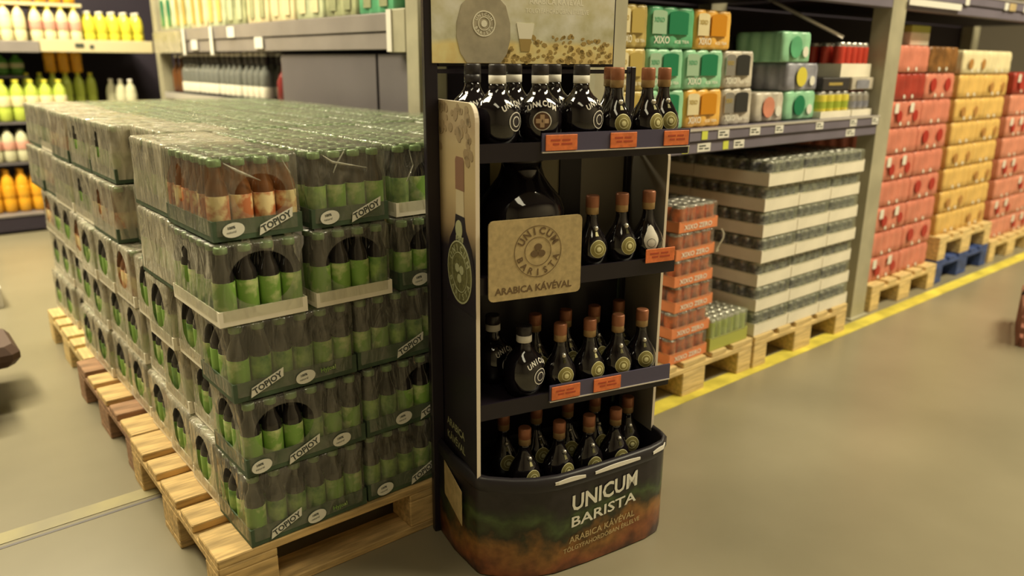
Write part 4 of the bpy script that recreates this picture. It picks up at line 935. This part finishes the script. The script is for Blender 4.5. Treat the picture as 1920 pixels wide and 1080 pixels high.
# ---- bay to the right of the post: red, amber and rose stacks
pallet((4.02+0.80, 1.80, 0), PI/2, 'wood_y', 'wooden pallet under the red drinks stack')
pallet((4.87+0.80, 1.82, 0), PI/2, 'wood_b', 'blue painted pallet at the floor below the amber stack')
pallet((4.87+0.80, 1.82, 0.146), PI/2, 'wood_y', 'wooden pallet lying on the blue pallet below the amber stack')
pallet((5.72+0.80, 1.82, 0), PI/2, 'wood_y', 'wooden pallet under the rose drinks stack')
def soda(x, y, z, W, H, m, spot, k, i, label, group, sq=True, patt=0):
    t = wrapped('soda_pack', label, x, y, z, W, 0.40, H, 5, 6, m, group, 'drinks pack')
    if patt == 0:
        dot_print(t, W*0.30, H*0.42, 0.030, spot); dot_print(t, W*0.80, H*0.42, 0.030, spot)
        if sq: dot_print(t, W*0.18, H*0.74, 0.020, 'sticker', 'sticker', sq=True); dot_print(t, W*0.66, H*0.74, 0.020, 'sticker', 'sticker', sq=True)
    elif patt == 1:
        dot_print(t, W*0.25, H*0.55, 0.036, spot); dot_print(t, W*0.75, H*0.55, 0.036, spot)
    dot_print(t, W*0.35, H*0.14, 0.010, 'sticker'); dot_print(t, W*0.60, H*0.14, 0.010, 'sticker')
    return t
zz = ['bottom', 'second', 'third', 'fourth', 'fifth', 'sixth', 'seventh', 'eighth', 'ninth', 'tenth']
for k in range(9):
    for i in range(2):
        z = 0.146+k*0.137; x = 4.035+i*0.368
        m = 'wrap_red'
        if k == 7 and i == 0: m = 'wrap_dred'
        if k == 8 and i == 1: m = 'wrap_brown'
        pt = (0 if (k % 2 == 0) else 1) if (i == (k % 2)) else 2
        if k == 7 and i == 1: pt = 1
        if k >= 7 and i == 0: pt = 2
        if k == 8 and i == 1: pt = 2
        desc = {'wrap_red': 'red', 'wrap_dred': 'dark red', 'wrap_brown': 'brown'}[m]
        for j in range(2):
            if j and not (i == 0 or k == 8): continue
            lb = f'{desc} printed drinks pack, {zz[k]} tier of the red stack, {("left", "right")[i]}'+(' rear' if j else '')
            soda(x, 1.845+j*0.41, z, 0.362, 0.134, m, 'print_dr', k, i, lb, 'red drinks packs right of the rack post', patt=pt if not j else 2)
t = thing('carton', 'small white carton on top of the red stack', 'carton', (4.27, 1.90, 0.146+9*0.137), 0); MB().box(0, 0.22, 0, 0.2, 0, 0.065, 0, 0.003).build('body', 'tray_w', t); MB().box(0.0, 0.22, 0, 0.2, 0.065, 0.10, 0, 0.003).build('lid', 'tray_lime', t)
for k in range(8):
    for i in range(2):
        z = 0.292+k*0.1345; x = 4.885+i*0.368
        m = 'wrap_cream' if k == 7 else 'wrap_amb'
        desc = 'cream' if k == 7 else 'amber'
        for j in range(2):
            if j and not (i == 0 or k == 7): continue
            lb = f'{desc} drinks pack, {zz[k]} tier of the amber stack, {("left", "right")[i]}'+(' rear' if j else '')
            soda(x, 1.86+j*0.41, z, 0.362, 0.131, m, 'print_br', k, i, lb, 'amber drinks packs between the red stacks', sq=False, patt=(0 if (k+i) % 2 else 2) if not j else 2)
for k in range(8):
    for i in range(2):
        z = 0.146+k*0.137; x = 5.74+i*0.368
        m = 'wrap_dred' if k == 7 else 'wrap_rose'; desc = 'dark red' if k == 7 else 'rose'
        soda(x, 1.86, z, 0.362, 0.134, m, 'print_dr', k, i, f'{desc} drinks pack, {zz[k]} tier of the stack at the right picture edge, {("left", "right")[i]}', 'rose drinks packs at the right picture edge', patt=0 if (k+i) % 2 else 2)
# goods on the high shelf over the far bay (only their feet could show)
# ------------------------------------------------------------------ shelving behind the juice stack, running along Y at x = 1.95
er = thing('shelving', 'grey shelving behind the juice stack with a double beam and steel panels', 'shelving', (0, 0, 0))
def beamY(x, y0, y1, z0, z1, m, parent, name='beam'):
    h = z1-z0; mb = MB()
    mb.box(x, x+0.05, y0, y1, z0, z0+h*0.47, 0, 0.003); mb.box(x-0.008, x+0.05, y0, y1, z0+h*0.5, z1, 0, 0.003)
    return mb.build(name, [m], parent)
be = beamY(1.95, 3.17, 6.72, 1.33, 1.49, 'beam_l', er)
mb = MB(); mb.box(1.915, 2.02, 3.02, 3.165, 1.315, 1.50, 0, 0.004); mb.build('beam_bracket', 'post', er)
MB().box(1.908, 1.914, 3.125, 3.165, 1.32, 1.50).build('bright_edge', 'white', er)
MB().box(1.97, 2.06, 6.73, 6.83, 0, 3.0, 0, 0.003).build('upright', 'post', er)
MB().box(2.0, 2.09, 2.97, 3.05, 0, 3.0, 0, 0.003).build('upright', 'post', er)
for y0, y1 in ((2.965, 3.01), (3.04, 3.36), (3.385, 4.46)): MB().box(1.975, 1.99, y0, y1, 0.10, 1.31).build('panel', 'panel', er)
MB().box(1.975, 3.0, 4.48, 6.7, 1.015, 1.03).build('shelf_deck', 'rackdark', er); MB().box(1.975, 3.0, 3.1, 6.7, 1.475, 1.49).build('shelf_deck', 'panel', er)
MB().box(1.965, 1.975, 4.48, 6.7, 0.985, 1.03).build('shelf_front', 'alu', er)
MB().box(2.9, 2.92, 2.97, 6.7, 0.1, 3.0).build('shade_back_panel', 'rackdark', er)  # dark sheet painted as the shaded recess behind the bottles
for y, z in ((5.05, 1.415), (4.62, 1.345), (5.75, 1.345)): MB().box(1.938, 1.941, y, y+0.12, z, z+0.065).build('price_card', 'tag_w', be)
for y in (5.42, 5.98): MB().box(1.930, 1.934, y, y+0.05, 1.31, 1.49).build('white_label_strip', 'tag_w', be)
MB().box(1.925, 1.932, 6.05, 6.70, 1.325, 1.48).build('plastic_sleeve', 'film2', be)
# clear bottles on the lower shelf
M['clear'] = mat('clear_bottle_glass', (0.30, 0.31, 0.29), 0.08, trans=0.4); M['clear_lab'] = mat('cream_label', (0.78, 0.74, 0.62), 0.5)
cbm = MB().lathe([(0.034, 0, 0), (0.041, 0.004, 0), (0.041, 0.15, 0), (0.036, 0.175, 0), (0.018, 0.20, 0), (0.017, 0.245, 0)], 12).mesh('body', [M['clear']])
clm = MB().lathe([(0.0415, 0.02, 0), (0.0418, 0.021, 0), (0.0418, 0.085, 0), (0.0415, 0.086, 0)], 12).mesh('label_wrap', [M['clear_lab']])
ccm = MB().lathe([(0.020, 0.220, 0), (0.028, 0.222, 0), (0.028, 0.270, 0), (0.028, 0.271, 1), (0.028, 0.293, 1), (0.024, 0.295, 1)], 10).mesh('cap', [M['capb'], M['white']])
gb = 'clear bottles on the shelf behind the juice stack'
for g in range(4):
    for i in range(4):
        for r_ in range(2):
            y = 6.30-g*0.40-i*0.094
            t = thing('clear_bottle', f'clear bottle with cream label, {ORD[g*4+i] if g*4+i < 12 else str(g*4+i+1)+"th"} from left, {"front" if r_ == 0 else "rear"} row', 'bottle', (2.03+r_*0.09, y, 1.0305), 0, gb)
            link('body', cbm, t); link('label_wrap', clm, t); link('cap', ccm, t)
t = thing('red_bottle', 'dark red round bottle right of the clear bottles by the steel panel', 'bottle', (2.05, 4.60, 1.0305))
MB().lathe([(0.035, 0, 0), (0.045, 0.01, 0), (0.045, 0.12, 0), (0.03, 0.16, 0), (0.014, 0.185, 0), (0.014, 0.24, 0)], 14).build('body', mat('dark_red_glass', (0.22, 0.03, 0.03), 0.15), t); MB().lathe([(0.0155, 0.235, 0), (0.0155, 0.26, 0), (0.013, 0.262, 0)], 10).build('cap', 'silver', t)
for i, y in enumerate((6.60, 6.48)):
    t = thing('dark_bottle', f'dark bottle beside the shelving upright, {ORD[i]} from left', 'bottle', (2.05, y, 1.0305), 0, None)
    MB().lathe([(0.03, 0, 0), (0.038, 0.01, 0), (0.038, 0.16, 0), (0.014, 0.2, 0), (0.013, 0.27, 0)], 12).build('body', 'glasso', t); MB().lathe([(0.016, 0.262, 0), (0.016, 0.285, 0), (0.013, 0.287, 0)], 10).build('cap', 'silver', t)
# goods on the upper shelf of that shelving: film-wrapped boxes with bottle prints
gu = 'wrapped goods on the upper shelf behind the juice stack'
M['wrap_pale'] = mat('pale_green_wrap', (0.52, 0.56, 0.36), 0.3, noise=0.2, scale=10); M['wrap_olive'] = mat('olive_wrap', (0.36, 0.38, 0.22), 0.3, noise=0.3, scale=10)
desc = [('pale green', 'wrap_pale', 'can_green'), ('pale green and gold', 'wrap_pale', 'can_gold'), ('pale gold', 'wrap_cream', 'can_gold'), ('pale amber', 'wrap_pale', 'wrap_amb'), ('olive', 'wrap_olive', 'wrap_pale'), ('cream', 'wrap_cream', 'wrap_olive'), ('plain cream', 'wrap_cream', 'wrap_cream'), ('pale olive', 'wrap_pale', 'wrap_cream'), ('grey green', 'wrap_olive', 'wrap_olive'), ('dull green', 'wrap_green', 'wrap_olive')]
for i, (dn, m, sp) in enumerate(desc):
    W_ = 0.335; y = 6.62-i*0.345
    t = thing('wrapped_goods', f'{dn} wrapped pack on the upper shelf, {ORD[i]} from the left', 'drinks pack', (1.965, y, 1.491), -PI/2, gu)
    link('wrapper', wrap_mesh(W_, 0.30, 0.24, 4, 4, m), t)
    for q in range(2): can_print(t, W_*(0.28+q*0.44), 0.03, 0.07, 0.19, sp, 'printed_bottle')
# ------------------------------------------------------------------ juice shelves at the back, running along X at y = 6.90
br = thing('back_shelving', 'cream and grey shelving with juices across the back on the left', 'shelving', (0, 0, 0))
MB().box(1.17, 1.96, 6.86, 6.90, 1.325, 1.415, 0, 0.003).build('shelf_front', 'beam_c', br)
MB().box(-1.2, 1.165, 6.88, 6.92, 1.32, 1.40, 0, 0.003).build('shelf_front', 'beam_l', br)
MB().box(-1.2, 1.96, 6.93, 7.6, 1.37, 1.39).build('shelf_deck', 'panel', br)
MB().box(-1.2, 1.9, 6.93, 7.6, 0.50, 0.52).build('shelf_deck', 'panel', br); MB().box(-1.2, 1.9, 6.93, 7.6, 0.80, 0.82).build('shelf_deck', 'panel', br)
MB().box(-1.2, 1.02, 6.80, 6.86, 0.02, 0.13, 0, 0.004).build('kick_board', 'rackdark', br); MB().box(-1.2, 1.02, 6.795, 6.86, 0.13, 0.145).build('kick_edge', 'beam_l', br)
MB().box(-1.2, 1.02, 6.86, 7.6, 0.12, 0.14).build('bottom_shelf', 'panel', br)
MB().box(-1.2, 3.0, 7.62, 7.64, 0, 3.0).build('shade_back_panel', 'rackdark', br)  # dark sheet in place of the shade behind the juice shelves
MB().box(1.50, 1.53, 6.858, 6.861, 1.35, 1.38).box(1.40, 1.46, 6.856, 6.8595, 1.36, 1.39).build('price_card', 'ink', br)
M['j_yel'] = mat('yellow_juice', (0.78, 0.70, 0.07), 0.2); M['j_or'] = mat('orange_juice', (0.85, 0.42, 0.03), 0.2); M['j_lime'] = mat('lime_juice', (0.52, 0.62, 0.10), 0.2); M['j_clear'] = mat('clear_drink', (0.62, 0.60, 0.42), 0.15); M['j_pink'] = mat('pink_label', (0.68, 0.36, 0.28), 0.4); M['j_lab'] = mat('pale_drink_label', (0.82, 0.74, 0.45), 0.5); M['j_green'] = mat('green_drink', (0.10, 0.30, 0.06), 0.25)
JBm = {}
def drink(kind, r, h, body, lab, cap, label, loc, group):
    k = (kind, r, h)
    if k not in JBm:
        JBm[k] = (MB().lathe([(r*0.85, 0, 0), (r, 0.01, 0), (r, h*0.28, 0), (r*0.93, h*0.33, 0), (r, h*0.38, 0), (r, h*0.66, 0), (r*0.8, h*0.8, 0), (r*0.35, h*0.91, 0), (r*0.33, h*0.94, 0)], 12).mesh('body', [M[body]]),
                  MB().lathe([(r*1.01, h*0.36, 0), (r*1.03, h*0.37, 0), (r*1.03, h*0.60, 0), (r*1.01, h*0.61, 0)], 12).mesh('label_wrap', [M[lab]]),
                  MB().lathe([(r*0.40, h*0.93, 0), (r*0.42, h*0.935, 0), (r*0.42, h*0.99, 0), (r*0.38, h, 0)], 10).mesh('cap', [M[cap]]))
    t = thing('drink_bottle', label, 'bottle', loc, 0, group); b_, l_, c_ = JBm[k]
    link('body', b_, t); link('label_wrap', l_, t); link('cap', c_, t); return t
def row(kind, n, x0, dx, y, z, r, h, body, lab, cap, words, group, rows=2):
    for j in range(rows):
        for i in range(n): drink(kind, r, h, body, lab, cap, f'{words}, {ORD[i]} from the left'+(', rear row' if j else ', front row'), (x0+i*dx, y+j*dx, z), group)
row('y', 5, 1.54, 0.088, 6.97, 1.391, 0.042, 0.24, 'j_yel', 'j_yel', 'white', 'yellow lemon bottle on the cream shelf', 'yellow bottles on the cream shelf')
row('p', 4, 1.18, 0.088, 6.97, 1.391, 0.042, 0.26, 'j_lab', 'j_pink', 'j_yel', 'cream bottle with pink label on the cream shelf', 'cream bottles on the cream shelf')
row('u', 8, 0.76, 0.095, 6.99, 1.680, 0.042, 0.24, 'j_or', 'j_lab', 'j_yel', 'orange topped bottle on the raised board above', 'bottles on the raised board', rows=1)
MB().box(0.70, 1.50, 6.95, 7.5, 1.655, 1.679).build('raised_board', 'beam_c', br)
for x in (0.70, 1.10, 1.48): MB().box(x, x+0.012, 7.3, 7.5, 1.39, 1.655).build('board_support', 'panel', br)
row('c', 5, 0.72, 0.088, 6.97, 1.391, 0.042, 0.27, 'j_lab', 'j_lab', 'j_or', 'cloudy bottle with orange cap on the grey shelf', 'cloudy bottles on the grey shelf')
row('l', 7, 0.70, 0.095, 6.97, 0.822, 0.045, 0.30, 'j_lime', 'j_lab', 'j_yel', 'lime juice bottle on the middle shelf', 'lime bottles on the middle shelf')
row('t', 6, 1.10, 0.090, 7.22, 0.90, 0.040, 0.27, 'j_lime', 'j_lime', 'j_yel', 'lime drink bottle in the raised rear block', 'lime bottles in the raised block', rows=1)
MB().box(1.04, 1.62, 7.16, 7.3, 0.822, 0.899).build('display_step', 'panel', br)
row('k', 5, 0.70, 0.088, 6.97, 0.522, 0.042, 0.25, 'j_clear', 'j_pink', 'capb', 'pale pink labelled bottle on the low shelf', 'pink labelled bottles on the low shelf')
row('o', 4, 0.73, 0.095, 6.98, 0.142, 0.045, 0.32, 'j_or', 'j_or', 'j_or', 'orange juice bottle on the bottom shelf', 'orange bottles on the bottom shelf')
for i in range(3):
    drink('og', 0.042, 0.24, 'j_or', 'j_or', 'j_yel', f'orange bottle in the recess below the cream shelf, {ORD[i]} from the left', (1.28+i*0.095, 7.25, 1.171), 'orange bottles in the recess')
MB().box(1.15, 1.58, 7.31, 7.45, 0.822, 1.10).build('display_step', 'panel', br)
for i in range(3):
    pass
for i in range(4): drink('gg', 0.05, 0.15, 'j_green', 'j_clear', 'j_green', f'squat green bottle on the lime bottles shelf, {ORD[i]} from the left', (0.74+i*0.105, 7.28, 1.15), 'squat green bottles on the left')
MB().box(0.66, 1.12, 7.20, 7.40, 1.13, 1.149).build('shelf_deck', 'panel', br)
for i in range(3): drink('cc', 0.042, 0.30, 'j_clear', 'j_clear', 'white', f'clear bottle at the right end of the lime bottles, {ORD[i]} from the left', (1.67+i*0.05, 7.1-i*0.09, 0.822), 'clear bottles at the right end')
# ------------------------------------------------------------------ left and right picture edges
tr = thing('platform_trolley', 'dark rubber cornered platform trolley cut off by the left picture edge', 'trolley', (0, 0, 0))
MB().box(-0.85, 0.24, 3.16, 3.66, 0.17, 0.20, 0, 0.008).build('platform', 'blackp', tr)
M['rubber'] = mat('brown_rubber', (0.10, 0.055, 0.04), 0.6)
MB().box(0.14, 0.345, 3.36, 3.68, 0.13, 0.215, 0, 0.03).build('corner_bumper', 'rubber', tr)
for x, y in ((0.205, 3.24), (0.15, 3.60), (-0.75, 3.22), (-0.75, 3.60)):
    wv = MB().lathe([(0.03, -0.02, 0), (0.07, -0.02, 0), (0.075, -0.012, 0), (0.075, 0.012, 0), (0.07, 0.02, 0), (0.03, 0.02, 0)], 18).build('wheel', 'rubber', tr, (x, y, 0.075), rot=(0, PI/2, 0))
    MB().box(x-0.03, x+0.03, y-0.02, y+0.03, 0.15, 0.17).box(x-0.028, x-0.023, y-0.015, y+0.015, 0.07, 0.15).box(x+0.023, x+0.028, y-0.015, y+0.015, 0.07, 0.15).build('caster_fork', 'can_sil', tr)
mb = MB(); mb.tube((-0.82, 3.2, 0.2), (-0.82, 3.2, 0.95), 0.015); mb.tube((-0.82, 3.62, 0.2), (-0.82, 3.62, 0.95), 0.015); mb.tube((-0.82, 3.2, 0.95), (-0.82, 3.62, 0.95), 0.015); mb.build('handle', 'can_sil', tr)
cr = thing('white_crate', 'corner of a low white plastic crate on the floor at the left picture edge', 'crate', (-0.02, 4.75, 0))
MB().box(0, 0.47, 0, 0.45, 0, 0.02, 0, 0.004).box(0, 0.47, 0, 0.02, 0.02, 0.11, 0, 0.004).box(0, 0.47, 0.43, 0.45, 0.02, 0.11, 0, 0.004).box(0, 0.02, 0.02, 0.43, 0.02, 0.11).box(0.45, 0.47, 0.02, 0.43, 0.02, 0.11).build('body', 'white', cr)
bk_ = thing('shopping_basket', 'brownish red shopping basket on the floor at the right picture edge', 'basket', (4.156, 0.834, 0), 0.314)
mb = MB(); mb.box(0, 0.42, 0, 0.28, 0, 0.01)
for k in range(4):
    z = 0.012+k*0.052; mb.box(-0.004*k, 0.42+0.004*k, -0.004*k, 0.006-0.004*k, z, z+0.03); mb.box(-0.004*k, 0.42+0.004*k, 0.274+0.004*k, 0.28+0.004*k, z, z+0.03); mb.box(-0.004*k, 0.006-0.004*k, 0, 0.28, z, z+0.03); mb.box(0.414+0.004*k, 0.42+0.004*k, 0, 0.28, z, z+0.03)
for i in range(8): x = 0.01+i*0.056; mb.box(x, x+0.01, -0.012, -0.004, 0, 0.2); mb.box(x, x+0.01, 0.284, 0.292, 0, 0.2)
for i in range(5): y = 0.01+i*0.062; mb.box(-0.012, -0.004, y, y+0.01, 0, 0.2); mb.box(0.424, 0.432, y, y+0.01, 0, 0.2)
mb.build('body', mat('brown_red_plastic', (0.30, 0.12, 0.08), 0.5), bk_)
mb = MB(); mb.tube((0.21, -0.015, 0.2), (0.21, 0.02, 0.30), 0.006); mb.tube((0.21, 0.02, 0.30), (0.21, 0.26, 0.30), 0.008); mb.tube((0.21, 0.26, 0.30), (0.21, 0.295, 0.2), 0.006); mb.build('handle', 'blackp', bk_)
